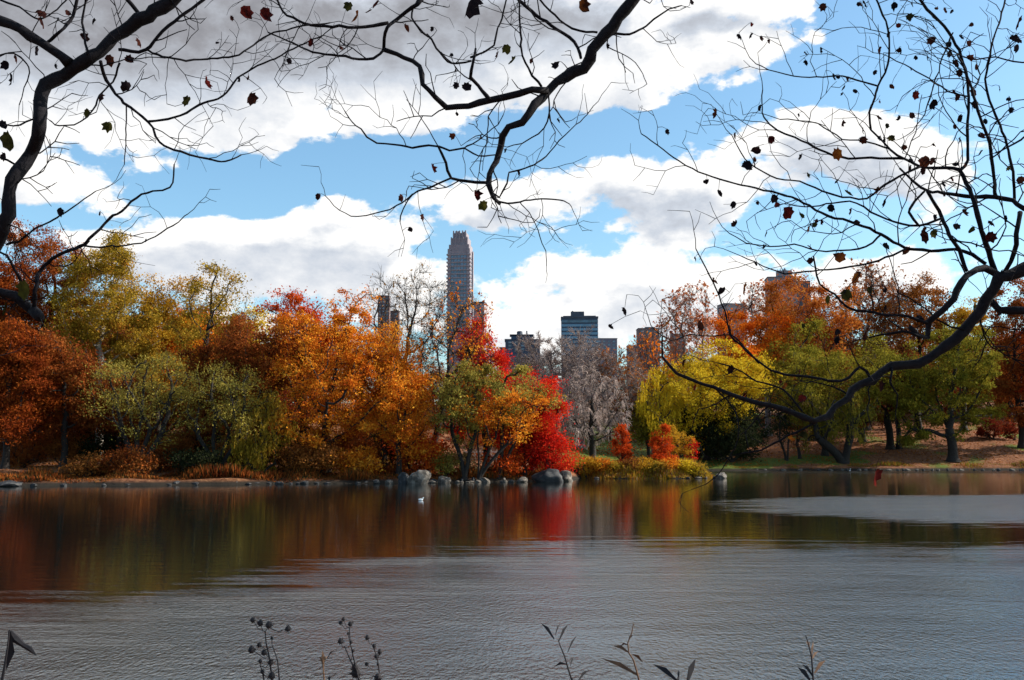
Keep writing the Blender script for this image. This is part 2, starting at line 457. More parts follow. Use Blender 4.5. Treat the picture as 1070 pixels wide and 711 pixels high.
TREES = []
def tree(name, label, cat, px, Y, top, bot, width, pal, dens=1.0, size=0.24, style='round', stems=1, bark=None, lean=0, cx=None,
         seed=None, group=None, trunk_r=None, clump=0.5, fill=1.0, depth_k=0.85, natt=None, droop=0.0, trim=None):
    seed = seed if seed is not None else abs(hash((px * 7 + top * 13 + int(Y)))) % 99991
    rng = np.random.default_rng(seed)
    x0 = (px - 535) / FPX * Y * 1.0055; y0 = Y
    z0 = Hs(x0, y0) - 0.08
    cxp = px if cx is None else cx
    pc = P(cxp, (top + bot) / 2, Y)
    zt = P(cxp, top, Y)[2]; zb = max(P(cxp, bot, Y)[2], z0 + 0.3)
    rx = width / 2 / FPX * Y; rz = (zt - zb) / 2
    c = np.array([pc[0], y0, (zt + zb) / 2]); r = np.array([rx, rx * depth_k, rz])
    o3 = np.array([x0, y0, z0])
    c = c - o3
    hgt = zt - z0
    root = empty(name, (x0, y0, z0), label, cat, group)
    area = width * (bot - top)
    if natt is None: natt = int(np.clip(area / 28, 120, 520))
    A = crown_points(rng, natt, c, r * 0.93, lobes=int(rng.integers(8, 13)))
    if style == 'cone':
        t = np.clip((A[:, 2] - (c[2] - rz)) / (2 * rz), 0, 1)
        A[:, :2] = c[:2] + (A[:, :2] - c[:2]) * (1.15 - 0.85 * t)[:, None]
    if style == 'vase':
        t = np.clip((A[:, 2] - (c[2] - rz)) / (2 * rz), 0, 1)
        A[:, :2] = c[:2] + (A[:, :2] - c[:2]) * (0.55 + 0.5 * t)[:, None]
    A = A[A[:, 2] > 0.25]
    D = max(hgt / 26.0, 0.22)
    # trunk / stems
    pts = []; par = []
    zcb = c[2] - rz
    th = max(zcb + rz * 0.25, hgt * 0.12)
    for s in range(stems):
        off = np.array([rng.normal(0, 0.05), rng.normal(0, 0.05), 0]) * (stems > 1)
        tgt = np.array([c[0] * 0.75, 0, th]) + (np.array([(s - (stems - 1) / 2) * rx * 0.75 / max(stems - 1, 1), rng.normal(0, 0.3), 0]) if stems > 1 else 0)
        nseg = max(int(np.linalg.norm(tgt - off) / D), 3)
        b0 = len(pts)
        for k in range(nseg + 1):
            t = k / nseg
            p = off + (tgt - off) * np.array([t ** 1.25, t, t]) + np.array([math.sin(t * 5 + s), math.cos(t * 4 + s), 0]) * 0.05 * hgt * 0.25 * t
            pts.append(p); par.append(-1 if k == 0 else b0 + k - 1)
    nodes, par = grow(rng, pts, par, A, D, D * 1.25)
    tr = trunk_r if trunk_r else max(0.014 * hgt + 0.07, 0.06) / (stems ** 0.4)
    rad, hasch = pipe_radii(par, 0.026 if style != 'bare' else 0.02, tr * 1.15, 2.0)
    idx = np.where(par >= 0)[0]
    p0 = nodes[par[idx]]; p1 = nodes[idx]; r0 = rad[par[idx]]; r1 = rad[idx]
    r0 = np.minimum(r0, r1 * 1.35 + 0.004)
    # flare at the foot
    fl = 1 + 0.7 * np.exp(-np.maximum(p0[:, 2], 0) / 0.5); fl1 = 1 + 0.7 * np.exp(-np.maximum(p1[:, 2], 0) / 0.5)
    r0 = r0 * np.where(r0 > tr * 0.5, fl, 1); r1 = r1 * np.where(r1 > tr * 0.5, fl1, 1)
    thick = r0 > 0.09; 
    segs = [(p0[thick], p1[thick], r0[thick], r1[thick], 8), (p0[~thick], p1[~thick], r0[~thick], r1[~thick], 4)]
    bk = bark if bark is not None else BARK
    tube_mesh('trunk', segs, bk, root)
    fine = np.where(rad < max(tr * 0.28, 0.05))[0]
    tips = nodes[fine]
    if style == 'bare':
        # sprays of fine twigs round every thin branch
        k = int(9 * dens)
        base = np.repeat(tips, k, 0)
        pdir = nodes[fine] - nodes[np.maximum(par[fine], 0)]
        pdir = np.repeat(pdir / (np.linalg.norm(pdir, axis=1, keepdims=True) + 1e-6), k, 0)
        dv = pdir * 0.9 + rng.normal(0, 0.55, base.shape) + np.array([0, 0, 0.25 - droop])
        dv /= np.linalg.norm(dv, axis=1, keepdims=True)
        ln = rng.uniform(0.5, 1.35, (len(base), 1)) * (D * 1.7)
        mid = base + dv * ln * 0.5
        dv2 = dv + rng.normal(0, 0.35, dv.shape) + np.array([0, 0, -droop * 1.2]); dv2 /= np.linalg.norm(dv2, axis=1, keepdims=True)
        end = mid + dv2 * ln * 0.6
        dv3 = dv + rng.normal(0, 0.6, dv.shape) + np.array([0, 0, -droop * 1.2]); dv3 /= np.linalg.norm(dv3, axis=1, keepdims=True)
        end3 = mid + dv3 * ln * 0.5
        o = np.ones(len(base))
        tw = size * 0.055
        tube_mesh('twigs', [(base, mid, o * tw * 1.4, o * tw * 1.1, 3), (mid, end, o * tw * 1.1, o * tw * 0.5, 3), (mid, end3, o * tw, o * tw * 0.5, 3)], TWIG_GREY if pal is None or pal in ('greyrust', 'pinkrust') else bk, root)
        if pal and fill > 0:
            nl = int(area * 0.55 * fill)
            ctr = end[rng.integers(0, len(end), nl)] + rng.normal(0, 0.12, (nl, 3))
            leaves_mesh('crown', ctr, size, rng, LM[pal], root)
    else:
        nl = int(area * 1.9 * dens * (0.24 / size) ** 1.4)
        k_ = 0.74 if Y < 130 else 0.8
        size = size * k_; nl = int(nl / k_ ** 1.9)
        # clumps: hang leaves on a subset of the thin nodes, unevenly
        wgt = rng.gamma(0.7, 1.0, len(tips)) + 0.03
        wgt /= wgt.sum()
        ch = rng.choice(len(tips), nl, p=wgt)
        if style == 'willow':
            L = rng.uniform(0, 1, (nl, 1)) ** 0.8
            off = rng.normal(0, clump * 0.55, (len(tips), 1, 3)) 
            strand = rng.normal(0, clump * 0.75, (len(tips), 7, 3))
            sid = rng.integers(0, 7, nl)
            ctr = tips[ch] + strand[ch, sid]
            length = (0.6 + 1.0 * droop) * (hgt * 0.22)
            ctr[:, 2] -= (L[:, 0] ** 1.0) * length * (0.4 + 0.6 * ((ch * 7919) % 97) / 97)
            ctr[:, :2] += (ctr[:, :2] - c[:2]) * (L * 0.05) + rng.normal(0, 0.05, (nl, 2))
            ctr = ctr[ctr[:, 2] > 0.15]
            leaves_mesh('crown', ctr, size * 1.15, rng, LM[pal], root, aspect=0.32, droop=0.65)
        else:
            # each clump a flattened spray
            sc = rng.uniform(0.6, 1.4, (len(tips), 1)) * clump
            g = rng.normal(0, 1, (nl, 3)) * np.array([1, 1, 0.6])
            ctr = tips[ch] + g * sc[ch]
            ctr = ctr[ctr[:, 2] > 0.1]
            leaves_mesh('crown', ctr, size, rng, LM[pal], root)
    TREES.append(root)
    return root

exec_specs = []
T = tree
# --- left wood, back rows -------------------------------------------------
T('maple_tree', 'red orange maple at the far left edge behind the dark hanging limb', 'tree', -12, 104, 262, 420, 110, 'rusthot', 1.15)
T('oak_tree', 'tall rusty brown oak beside the left edge, its thin top against the sky', 'tree', 40, 108, 230, 430, 105, 'rust', 1.03)
T('sycamore_tree', 'tall olive gold tree with pale limbs, second crown from the left edge', 'tree', 108, 106, 248, 440, 118, 'olivegold', 1.09, bark=BARK_PALE)
T('oak_tree', 'rust gold tree rising right of the pale limbed olive tree', 'tree', 168, 110, 284, 440, 92, 'gold', 0.92)
T('maple_tree', 'glowing orange red maple deep behind the green willows', 'tree', 200, 112, 322, 430, 90, 'bright', 1.15)
T('elm_tree', 'thin leafed olive elm with dark forking branches showing against the cloud', 'tree', 218, 103, 276, 400, 104, 'olivegold', 0.32, natt=420, trunk_r=0.28, style='vase')
T('elm_tree', 'small yellow green tree between the open elm and the big orange maple', 'tree', 258, 112, 318, 430, 60, 'yellow', 0.57)
T('maple_tree', 'dull red maple low at the left edge above the bank', 'tree', 12, 96, 335, 462, 96, 'rusthot', 1.15)
T('maple_tree', 'dark red maple with orange tips beneath the tall rusty oak', 'tree', 72, 98, 345, 460, 90, 'rust', 0.8, bark=BARK)
T('oak_tree', 'brown leafed oak low behind the first green willow', 'tree', 128, 100, 385, 470, 80, 'rust', 0.92)
T('oak_tree', 'russet oak standing between the two green willows', 'tree', 232, 101, 352, 470, 90, 'rust', 1.03)
T('maple_tree', 'brown orange maple whose boughs reach left of the big orange maple', 'tree', 278, 98, 325, 455, 96, 'rust', 0.86, seed=77)
# --- front row left
T('willow_tree', 'rounded olive green willow at the left waterside, leftmost of the green willows', 'tree', 152, 92, 366, 466, 104, 'palegreen', 0.22, size=0.17, stems=4, clump=0.5, trunk_r=0.22)
T('willow_tree', 'green willow with dark leaning stems, right one of the waterside pair', 'tree', 232, 92, 380, 470, 108, 'palegreen', 0.19, size=0.17, stems=4, clump=0.5, trunk_r=0.22)
T('shrub', 'pale green shrub at the foot of the right green willow', 'shrub', 205, 90.5, 472, 500, 50, 'dark', 0.8, stems=4)
T('shrub', 'dark leafy shrub at the waterline under the left green willow', 'shrub', 135, 89.5, 470, 502, 56, 'rust', 0.8, stems=4)
T('shrub', 'brown shrub on the bank left of the green willows', 'shrub', 92, 90, 475, 503, 50, 'brown', 0.6, stems=4)
T('willow_tree', 'small yellowing willow beside the trunk of the big orange maple', 'tree', 275, 92, 410, 495, 60, 'olivegold', 0.8, style='willow', stems=3, droop=0.2)
# --- centre
T('maple_tree', 'biggest orange maple in the middle, reddish top and dark branching limbs', 'tree', 344, 96, 297, 468, 172, 'orange', 0.5, natt=620, trunk_r=0.36, seed=11, clump=0.42)
T('maple_tree', 'red tinged upper maple showing above the big orange one', 'tree', 318, 101, 300, 380, 88, 'redorange', 0.69)
T('maple_tree', 'golden orange maple right of the big orange one', 'tree', 402, 99, 340, 460, 92, 'amber', 0.69, clump=0.55)
T('elm_tree', 'half bare tall elm whose grey twigs reach above the orange maples', 'tree', 425, 102, 283, 400, 92, 'tan', 1.0, style='bare', fill=0.12, bark=BARK, size=0.22, natt=360, trunk_r=0.28)
T('elm_tree', 'leaning half bare tree with orange leaf tufts in front of the tower', 'tree', 446, 98, 306, 440, 84, 'orange', 0.8, style='bare', fill=0.35, bark=BARK, cx=474, natt=380, trunk_r=0.26)
T('maple_tree', 'scarlet maple rising just below the tall tower', 'tree', 508, 103, 326, 460, 108, 'red', 1.1, style='cone', seed=5)
T('maple_tree', 'orange maple with thin leaves around a straight dark trunk, left of the scarlet one', 'tree', 418, 94, 385, 478, 76, 'orange', 0.63)
T('willow_tree', 'slender pale green willow in front of the scarlet maple', 'tree', 486, 94, 374, 466, 60, 'palegreen', 0.55, stems=2, clump=0.4)
T('willow_tree', 'yellow green topped willow leaning over the middle shore', 'tree', 522, 95.5, 384, 440, 80, 'palegreen', 0.5, stems=2, cx=548, clump=0.4)
T('maple_tree', 'spreading orange brown tree on leaning dark stems above the white rocks', 'tree', 500, 94, 408, 464, 98, 'orange', 0.42, stems=3, cx=525, clump=0.4, seed=21)
T('maple_tree', 'fiery red maple at the end of the wood beside the round dark boulder', 'tree', 574, 97.5, 396, 494, 52, 'red', 1.03, cx=571, seed=9)
T('maple_tree', 'crimson maple crown linking the tall scarlet maple and the fiery end tree', 'tree', 556, 102, 384, 470, 56, 'red', 0.6, seed=14)
T('maple_tree', 'low crimson branch tree trailing above the white rocks', 'tree', 548, 98, 432, 490, 62, 'red', 0.63, seed=31)
T('shrub', 'rusty shrub on the bank below the big orange maple', 'shrub', 318, 93, 462, 500, 76, 'brown', 0.8, stems=4)
T('shrub', 'golden shrub in front of the big orange maple trunk', 'shrub', 368, 93.5, 468, 500, 60, 'orange', 0.8, stems=4)
T('shrub', 'orange leafed shrub behind the largest pale boulder', 'shrub', 440, 96, 455, 494, 62, 'redorange', 0.7, stems=4)
T('shrub', 'small green shrub right of the largest pale boulder', 'shrub', 466, 95, 472, 497, 22, 'palegreen', 0.9, stems=3)
T('shrub', 'tawny round shrub among the middle shore stones', 'shrub', 486, 95.5, 474, 496, 26, 'tan', 0.9, stems=3)
T('shrub', 'orange brush under the leaning stems of the middle shore', 'shrub', 526, 96.5, 470, 495, 48, 'redorange', 0.7, stems=4)
# --- bare greys in the middle distance
T('bare_tree', 'bare grey tree below the stepped grey block, leftmost of the bare ones', 'tree', 556, 150, 352, 450, 78, None, 1.2, style='bare', bark=BARK_GREY, size=0.5, natt=420, trunk_r=0.3)
T('bare_tree', 'wide bare grey tree with dark fork in front of the blue glass block', 'tree', 606, 140, 344, 450, 98, None, 1.2, style='bare', bark=BARK_GREY, size=0.46, natt=520, trunk_r=0.42)
T('bare_tree', 'bare weeping tree with drooping grey twigs above the green lawn', 'tree', 618, 126, 380, 466, 84, None, 0.8, style='bare', bark=BARK, size=0.42, natt=420, droop=0.9, trunk_r=0.35)
T('bare_tree', 'rust tinted bare tree right of the weeping grey tree', 'tree', 655, 138, 364, 458, 70, 'greyrust', 1.1, style='bare', bark=BARK_GREY, size=0.42, fill=0.5, natt=360)
T('bare_tree', 'low bare grey tree behind the end of the red maple', 'tree', 590, 133, 390, 462, 56, None, 1.2, style='bare', bark=BARK_GREY, size=0.42, natt=300, droop=0.4)
T('maple_tree', 'thin pink brown maple against the sky near the small brick block', 'tree', 716, 150, 306, 420, 58, 'pinkrust', 1.0, style='bare', bark=BARK_GREY, fill=0.8, size=0.4, natt=320)
T('maple_tree', 'pale rust tree with airy top between bare greys and yellow willow', 'tree', 682, 146, 350, 430, 44, 'bright', 0.9, style='bare', bark=BARK_GREY, fill=0.6, size=0.4, natt=260)
T('yew_tree', 'dark green bushy tree low behind the two small orange trees', 'tree', 676, 136, 418, 462, 50, 'olive', 1.3, size=0.3)
# --- the spit
T('cypress_tree', 'narrow red orange tree on the spit, left of the pair', 'tree', 650, 107, 443, 486, 24, 'redorange', 1.38, style='cone', size=0.2, clump=0.22)
T('cypress_tree', 'broad orange red tree on the spit, larger of the pair', 'tree', 692, 107, 444, 486, 34, 'redorange', 1.38, style='cone', size=0.2, clump=0.25)
T('maple_tree', 'small golden tree beside the broad orange tree on the spit', 'tree', 710, 109, 446, 487, 26, 'gold', 0.92, size=0.2, clump=0.25)
T('shrub', 'little deep red shrub right of the golden tree on the spit', 'shrub', 721, 109.5, 458, 484, 14, 'red', 0.9, size=0.18, clump=0.2)
for px_, pl_, w_, h_ in ((600, 'olivegold', 24, 17), (615, 'gold', 22, 20), (630, 'orange', 20, 18), (641, 'olivegold', 22, 16), (660, 'brown', 20, 19), (673, 'gold', 24, 18), (700, 'orange', 20, 17), (718, 'yellow', 22, 16), (732, 'olivegold', 18, 12), (684, 'olivegold', 22, 15)):
    T('shrub', 'low golden brown bush in the thicket on the spit', 'shrub', px_, 104.5, 497 - h_, 499, w_, pl_, 1.0, stems=3, size=0.2, clump=0.25, group='low bushes on the spit')
# --- right side
T('willow_tree', 'bright yellow green willow, largest crown at the left of the right bank', 'tree', 736, 140, 356, 462, 146, 'yellow', 1.2, size=0.30, natt=520, clump=0.55)
T('willow_tree', 'small yellow willow hanging low behind the spit trees', 'tree', 690, 134, 392, 461, 52, 'yellow', 1.19, size=0.3, style='willow', droop=0.4)
T('maple_tree', 'vivid orange maple between the yellow willow and the red hill maple', 'tree', 782, 158, 322, 406, 92, 'bright', 1.7, size=0.34, clump=0.7)
T('maple_tree', 'broad orange red maple on the hill below the pale stone block', 'tree', 846, 162, 292, 406, 128, 'muted', 1.7, size=0.36, clump=0.7)
T('maple_tree', 'bare topped purple brown tree left of the orange red hill maple', 'tree', 800, 170, 300, 380, 66, 'pinkrust', 1.0, style='bare', fill=0.8, size=0.42, bark=BARK_GREY)
T('oak_tree', 'brown pink oak with sparse top, behind the olive willows', 'tree', 902, 170, 280, 400, 84, 'greyrust', 1.0, style='bare', fill=1.3, size=0.42, natt=380)
T('oak_tree', 'wide russet oak right of the sparse brown pink one', 'tree', 955, 168, 284, 416, 104, 'brown', 1.53, size=0.36, clump=0.7)
T('ginkgo_tree', 'small golden tree top showing between russet oak and right edge trees', 'tree', 1003, 166, 308, 386, 46, 'gold', 1.87, size=0.34)
T('willow_tree', 'big rounded olive willow in the middle of the right bank', 'tree', 858, 146, 336, 462, 140, 'olivegreen', 1.3, size=0.30, droop=0.5, natt=520, clump=0.6)
T('willow_tree', 'olive willow whose crown stands behind the thick bare limb', 'tree', 935, 150, 350, 440, 100, 'olivegreen', 1.2, size=0.30, clump=0.6)
T('linden_tree', 'round olive linden on a short thick trunk near the water', 'tree', 990, 141, 336, 464, 108, 'olivegreen', 1.36, size=0.32, natt=500, trunk_r=0.55, style='round')
T('maple_tree', 'red brown maple at the right edge above the path', 'tree', 1062, 150, 292, 446, 92, 'rust', 1.53, size=0.34, clump=0.6, trunk_r=0.4)
T('maple_tree', 'orange brown maple just outside the right edge of the wood', 'tree', 1110, 146, 300, 456, 90, 'redorange', 1.36, size=0.34)
T('maple_tree', 'yellow gold maple under the right edge maple, beside the path', 'tree', 1035, 186, 388, 446, 62, 'gold', 1.87, size=0.38, clump=0.7)
T('maple_tree', 'yellow leafed young maple glowing behind the round linden', 'tree', 955, 192, 385, 446, 70, 'gold', 1.53, size=0.38, clump=0.7)
T('elm_tree', 'dark elm with tall straight trunk, left of the two lawn elms', 'tree', 897, 158, 375, 446, 60, 'rust', 0.68, size=0.32, trunk_r=0.45)
T('elm_tree', 'dark elm on the sloping lawn with flared foot, tallest lawn trunk', 'tree', 926, 150, 372, 446, 66, 'maroon', 0.68, size=0.32, trunk_r=0.45)
T('elm_tree', 'dark elm behind the round linden on the leaf strewn slope', 'tree', 957, 158, 370, 442, 66, 'maroon', 0.68, size=0.32, trunk_r=0.42)
T('willow_tree', 'dark leaning double trunked willow at the water on the right bank', 'tree', 877, 140, 395, 468, 84, 'olive', 0.59, size=0.3, stems=2, trunk_r=0.5, style='willow', droop=0.1, cx=868)
T('yew_tree', 'dark evergreen bush overhanging the inlet below the yellow willow', 'tree', 762, 139, 410, 486, 82, 'dark', 2.04, size=0.3, clump=0.6, stems=3)
T('yew_tree', 'darkest evergreen mass right behind the tip of the spit', 'tree', 728, 142, 418, 484, 56, 'dark', 2.04, size=0.3, clump=0.5, stems=3)
T('sapling', 'thin dark sapling on the lawn, left one of two near the inlet', 'tree', 818, 142, 425, 464, 26, 'dark', 0.85, size=0.26, stems=2)
T('sapling', 'thin dark sapling with a straight stem right of its twin on the lawn', 'tree', 832, 143, 428, 468, 22, 'brown', 0.68, size=0.26)
T('shrub', 'low rusty bush on the slope, left one of two below the path', 'shrub', 1034, 156, 438, 468, 26, 'maroon', 1.7, size=0.26, stems=4, clump=0.3)
T('shrub', 'low rusty bush on the slope at the foot of the right edge maple', 'shrub', 1056, 157, 438, 468, 22, 'maroon', 1.7, size=0.26, stems=4, clump=0.3)

# --- the wood behind: repeats of a few far trees (kept small in the picture)
def dup(src, loc, s, rz, label):
    r = src.copy(); COL.objects.link(r); r.location = loc; r.scale = (s, s, s); r.rotation_euler = (0, 0, rz); r['label'] = label
    r['group'] = 'trees filling the wood behind the front rows'
    for ch in list(src.children):
        c = ch.copy(); COL.objects.link(c); c.parent = r
    return r
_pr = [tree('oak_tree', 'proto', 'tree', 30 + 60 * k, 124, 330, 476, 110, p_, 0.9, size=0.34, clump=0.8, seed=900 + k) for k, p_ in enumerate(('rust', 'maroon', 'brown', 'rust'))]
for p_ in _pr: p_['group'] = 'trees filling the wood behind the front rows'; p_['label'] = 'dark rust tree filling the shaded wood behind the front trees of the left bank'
_rb = random.Random(8)
for i, px in enumerate(list(range(-50, 560, 36))):
    Y = 118 + (i % 3) * 9 + _rb.uniform(-2, 2)
    x = (px - 535) / FPX * Y
    s_ = (0.95 if px < 380 else 0.60) * _rb.uniform(0.85, 1.1)
    if px > 470: s_ *= 0.72
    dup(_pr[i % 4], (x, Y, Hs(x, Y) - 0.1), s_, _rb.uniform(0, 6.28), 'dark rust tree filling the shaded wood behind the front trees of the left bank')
for i, px in enumerate(list(range(712, 1240, 30))):
    Y = 182 + (i % 3) * 8
    x = (px - 535) / FPX * Y
    dup(_pr[i % 4], (x, Y, Hs(x, Y) - 0.1), _rb.uniform(0.8, 1.1) * (0.8 if px < 780 else 1.0), _rb.uniform(0, 6.28), 'brown tree closing the wood behind the right bank')
for i, px in enumerate(list(range(565, 712, 24))):
    Y = 165 + (i % 3) * 8
    x = (px - 535) / FPX * Y
    dup(_pr[i % 4], (x, Y, Hs(x, Y) - 0.1), _rb.uniform(0.42, 0.5), _rb.uniform(0, 6.28), 'low brown tree behind the bare grey trees and the lawn')
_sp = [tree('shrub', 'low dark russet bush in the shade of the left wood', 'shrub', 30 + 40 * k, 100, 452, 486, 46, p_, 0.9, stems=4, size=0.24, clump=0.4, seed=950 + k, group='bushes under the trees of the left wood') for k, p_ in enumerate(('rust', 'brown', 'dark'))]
for i, px in enumerate(list(range(170, 560, 17))):
    Y = 96.5 + (i % 4) * 2.6 + (px - 170) * 0.012
    if 455 < px < 530: continue
    x = (px - 535) / FPX * Y
    q = dup(_sp[i % 3], (x, Y, Hs(x, Y) - 0.1), _rb.uniform(0.75, 1.25), _rb.uniform(0, 6.28), 'low dark russet bush in the shade of the left wood')
    q['group'] = 'bushes under the trees of the left wood'

# ------------------------------------------------------------------ spit and bank vegetation (uncountable)
def tufts(name, region, n, pals, hgt, seed, kindlabel):
    rng = np.random.default_rng(seed)
    C = region(rng, n)
    for k, pal in enumerate(pals):
        sel = C[k::len(pals)]
        m = len(sel)
        base = sel.copy(); base[:, 2] = H(sel[:, 0], sel[:, 1]) - 0.02
        d = rng.normal(0, 0.28, (m, 3)); d[:, 2] = 1
        L = hgt * rng.uniform(0.45, 1.15, (m, 1)) * sel[:, 2:3]
        tip = base + d * L
        side = rng.normal(0, 1, (m, 3)); side[:, 2] = 0
        side /= np.linalg.norm(side, axis=1, keepdims=True); w = 0.05
        midp = (base * 0.45 + tip * 0.55)
        Vv = np.stack([base, midp + side * w, tip, midp - side * w], 1).reshape(-1, 3)
        o = mesh_np(name, Vv, np.arange(4 * m), np.arange(m) * 4, np.full(m, 4), LM[pal])
        tag(o, kindlabel, None, None, 'stuff')
def spit_region(rng, n):
    a = rng.uniform(0, 2 * np.pi, n); r = np.sqrt(rng.uniform(0, 1, n)) * 0.86
    x = 13.6 + 9.0 * r * np.cos(a); y = 106.5 + 4.2 * r * np.sin(a)
    nn = np.array([mnoise.noise(Vector((q * 0.5, w * 0.5, 1.5))) for q, w in zip(x, y)])
    return np.stack([x, y, np.clip(0.75 + nn * 1.1 + 0.25 * (x < 10), 0.2, 1.6)], 1)
tufts('reeds', spit_region, 22000, ['olivegold', 'olivegold', 'gold', 'tan', 'brown'], 1.05, 4, 'tall yellowing reeds covering the low spit')
def bank_region(rng, n):
    x = rng.uniform(-52, 5, n); sh = np.interp(x, SHX, SHY); y = sh + rng.uniform(0.2, 1, n) ** 1.5 * 7
    nn = np.array([mnoise.noise(Vector((q * 0.35, w * 0.5, 7.5))) for q, w in zip(x, y)])
    return np.stack([x, y, np.clip(0.4 + nn * 1.6, 0.1, 1.4)], 1)
tufts('undergrowth', bank_region, 30000, ['brown', 'rust', 'rust', 'dark'], 0.9, 6, 'dry brown undergrowth along the left bank')
def bank_region_r(rng, n):
    x = rng.uniform(20, 78, n); sh = np.interp(x, SHX, SHY); y = sh + rng.uniform(0.3, 2.5, n)
    nn = np.array([mnoise.noise(Vector((q * 0.35, w * 0.5, 3.5))) for q, w in zip(x, y)])
    return np.stack([x, y, np.clip(0.15 + nn * 0.9, 0.03, 0.8)], 1)
tufts('undergrowth', bank_region_r, 5000, ['brown', 'olive'], 0.9, 9, 'low dry growth along the right waterline')
def litter_region(rng, n):
    x = rng.uniform(-60, 90, n); sh = np.interp(x, SHX, SHY); y = sh + rng.uniform(1.0, 45, n)
    return np.stack([x, y, np.ones(n)], 1)
_r = np.random.default_rng(12)
_C = litter_region(_r, 26000); _C[:, 2] = H(_C[:, 0], _C[:, 1]) + 0.03
o = leaves_mesh('fallen_leaves', _C, 0.22, _r, LM['brown'], None); tag(o, 'fallen leaves strewn over the far banks', kind='stuff')

# ------------------------------------------------------------------ rocks
def rock_obj(name, seed, mat, sub=3):
    bm_ = __import__('bmesh').new()
    __import__('bmesh').ops.create_icosphere(bm_, subdivisions=sub, radius=1.0)
    rnd = random.Random(seed)
    off = Vector((rnd.uniform(0, 50), rnd.uniform(0, 50), rnd.uniform(0, 50)))
    cuts = [(Vector((rnd.gauss(0, 1), rnd.gauss(0, 1), rnd.gauss(0, 0.8))).normalized(), rnd.uniform(0.5, 0.88)) for _ in range(11)]
    for v in bm_.verts:
        n = v.co.normalized(); q = 1.0
        for cdir, cd in cuts:
            dd = n.dot(cdir)
            if dd > 0.05: q = min(q, cd / dd)
        q = min(q, 1.05)
        q *= 1 + 0.13 * mnoise.noise(n * 2.2 + off) + 0.05 * mnoise.noise(n * 6 + off)
        v.co = n * q
    me = bpy.data.meshes.new(name); bm_.to_mesh(me); bm_.free(); me.materials.append(mat)
    for p in me.polygons: p.use_smooth = sub > 3
    o = bpy.data.objects.new(name, me); COL.objects.link(o); return o

def place_rock(o, px, Y, w_px, h_px, label, group=None, rz=0.0):
    x = (px - 535) / FPX * Y * 1.0055
    w = w_px / FPX * Y / 2; h = h_px / FPX * Y
    o.scale = (w * 1.1, w * 0.8, h * 0.85); o.rotation_euler = (0, 0, rz)
    o.location = (x, Y, h * 0.22)
    tag(o, label, 'boulder' if w_px > 12 else 'stone', group)
place_rock(rock_obj('boulder', 1, STONE), 440, 90.2, 26, 17, 'largest pale grey boulder at the waterline below the orange maples')
place_rock(rock_obj('boulder', 2, STONE_DARK, 4), 572, 94.5, 34, 16, 'smooth dark boulder at the waterline under the fiery red maple')
place_rock(rock_obj('boulder', 3, STONE), 590, 96.0, 17, 11, 'light stone tucked against the right side of the dark boulder')
place_rock(rock_obj('boulder', 4, STONE_DARK), 423, 90.2, 13, 11, 'dark boulder touching the left side of the largest pale boulder')
place_rock(rock_obj('boulder', 5, STONE), 752, 104.0, 14, 6, 'flat pale rock at the tip of the low spit')
place_rock(rock_obj('boulder', 6, STONE_DARK), 15, 84.4, 34, 6, 'long low dark rock on the waterline near the left edge')
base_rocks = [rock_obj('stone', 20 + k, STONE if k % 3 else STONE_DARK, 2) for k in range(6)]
rr = random.Random(5); cnt = 0
def small(px, Y, w, h, label, grp):
    global cnt
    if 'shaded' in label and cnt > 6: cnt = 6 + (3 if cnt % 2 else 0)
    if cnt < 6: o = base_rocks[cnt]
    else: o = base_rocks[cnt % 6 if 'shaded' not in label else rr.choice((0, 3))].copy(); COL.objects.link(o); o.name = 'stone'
    cnt += 1
    place_rock(o, px, Y, w, h, label, grp, rr.uniform(0, 6.28))
px = 396
while px < 560:
    w = rr.choice([4, 5, 6, 8, 11, 15]); 
    if not (417 < px < 452):
        small(px, 90 + (px - 396) * 0.026 + rr.uniform(-.2, .5), w, rr.uniform(0.28, 0.6) * w, 'small stone in the ragged line along the middle shore', 'stones along the middle shore')
        if rr.random() < 0.4: small(px + rr.uniform(-3, 3), 91.3 + (px - 396) * 0.026, w * 0.9, 5, 'small stone in the ragged line along the middle shore', 'stones along the middle shore')
    px += w * rr.uniform(0.75, 1.15)
px = 0
while px < 392:
    w = rr.choice([5, 7, 9, 12])
    Y = np.interp((px - 535) / FPX * 87, SHX, SHY) - 0.3
    small(px, float(Y) + rr.uniform(-.1, .5), w, rr.uniform(0.22, 0.36) * w, 'low dark stone edging the shaded left bank', 'stones edging the left bank')
    px += w * rr.choice((0.9, 1.0, 1.3, 3.5))
for px in (600, 622, 716, 727, 735, 743, 747):
    small(px, 102.5 + abs(px - 668) * 0.022, rr.uniform(4, 9), 2.4, 'low stone at the foot of the reeds on the spit', 'stones around the spit')
px = 770
while px < 1075:
    w = rr.choice([4, 5, 7])
    small(px, 134.6, w, 2.6, 'flat stone in the kerb of the right bank', 'stones along the right bank')
    px += w * rr.uniform(1.2, 3.0)

# ------------------------------------------------------------------ path on the hill (right)
PATH = rough_mat('path_gravel', (0.28, 0.24, 0.21), (0.42, 0.37, 0.33), 3, 0.9)
pb = MB()
pts = [(84 + t * 60, 186 - 18 * t + 3 * math.sin(t * 3)) for t in np.linspace(0, 1, 40)]
vs = []
for x, y in pts:
    for w in (-2.6, 0, 2.6):
        vs.append((x, y + w, Hs(x, y + w) + 0.10))
fs = []
for i in range(len(pts) - 1):
    for k in range(2):
        a = i * 3 + k; fs.append((a, a + 3, a + 4, a + 1))
pb.add(vs, fs); tag(pb.build('path', PATH), kind='structure')

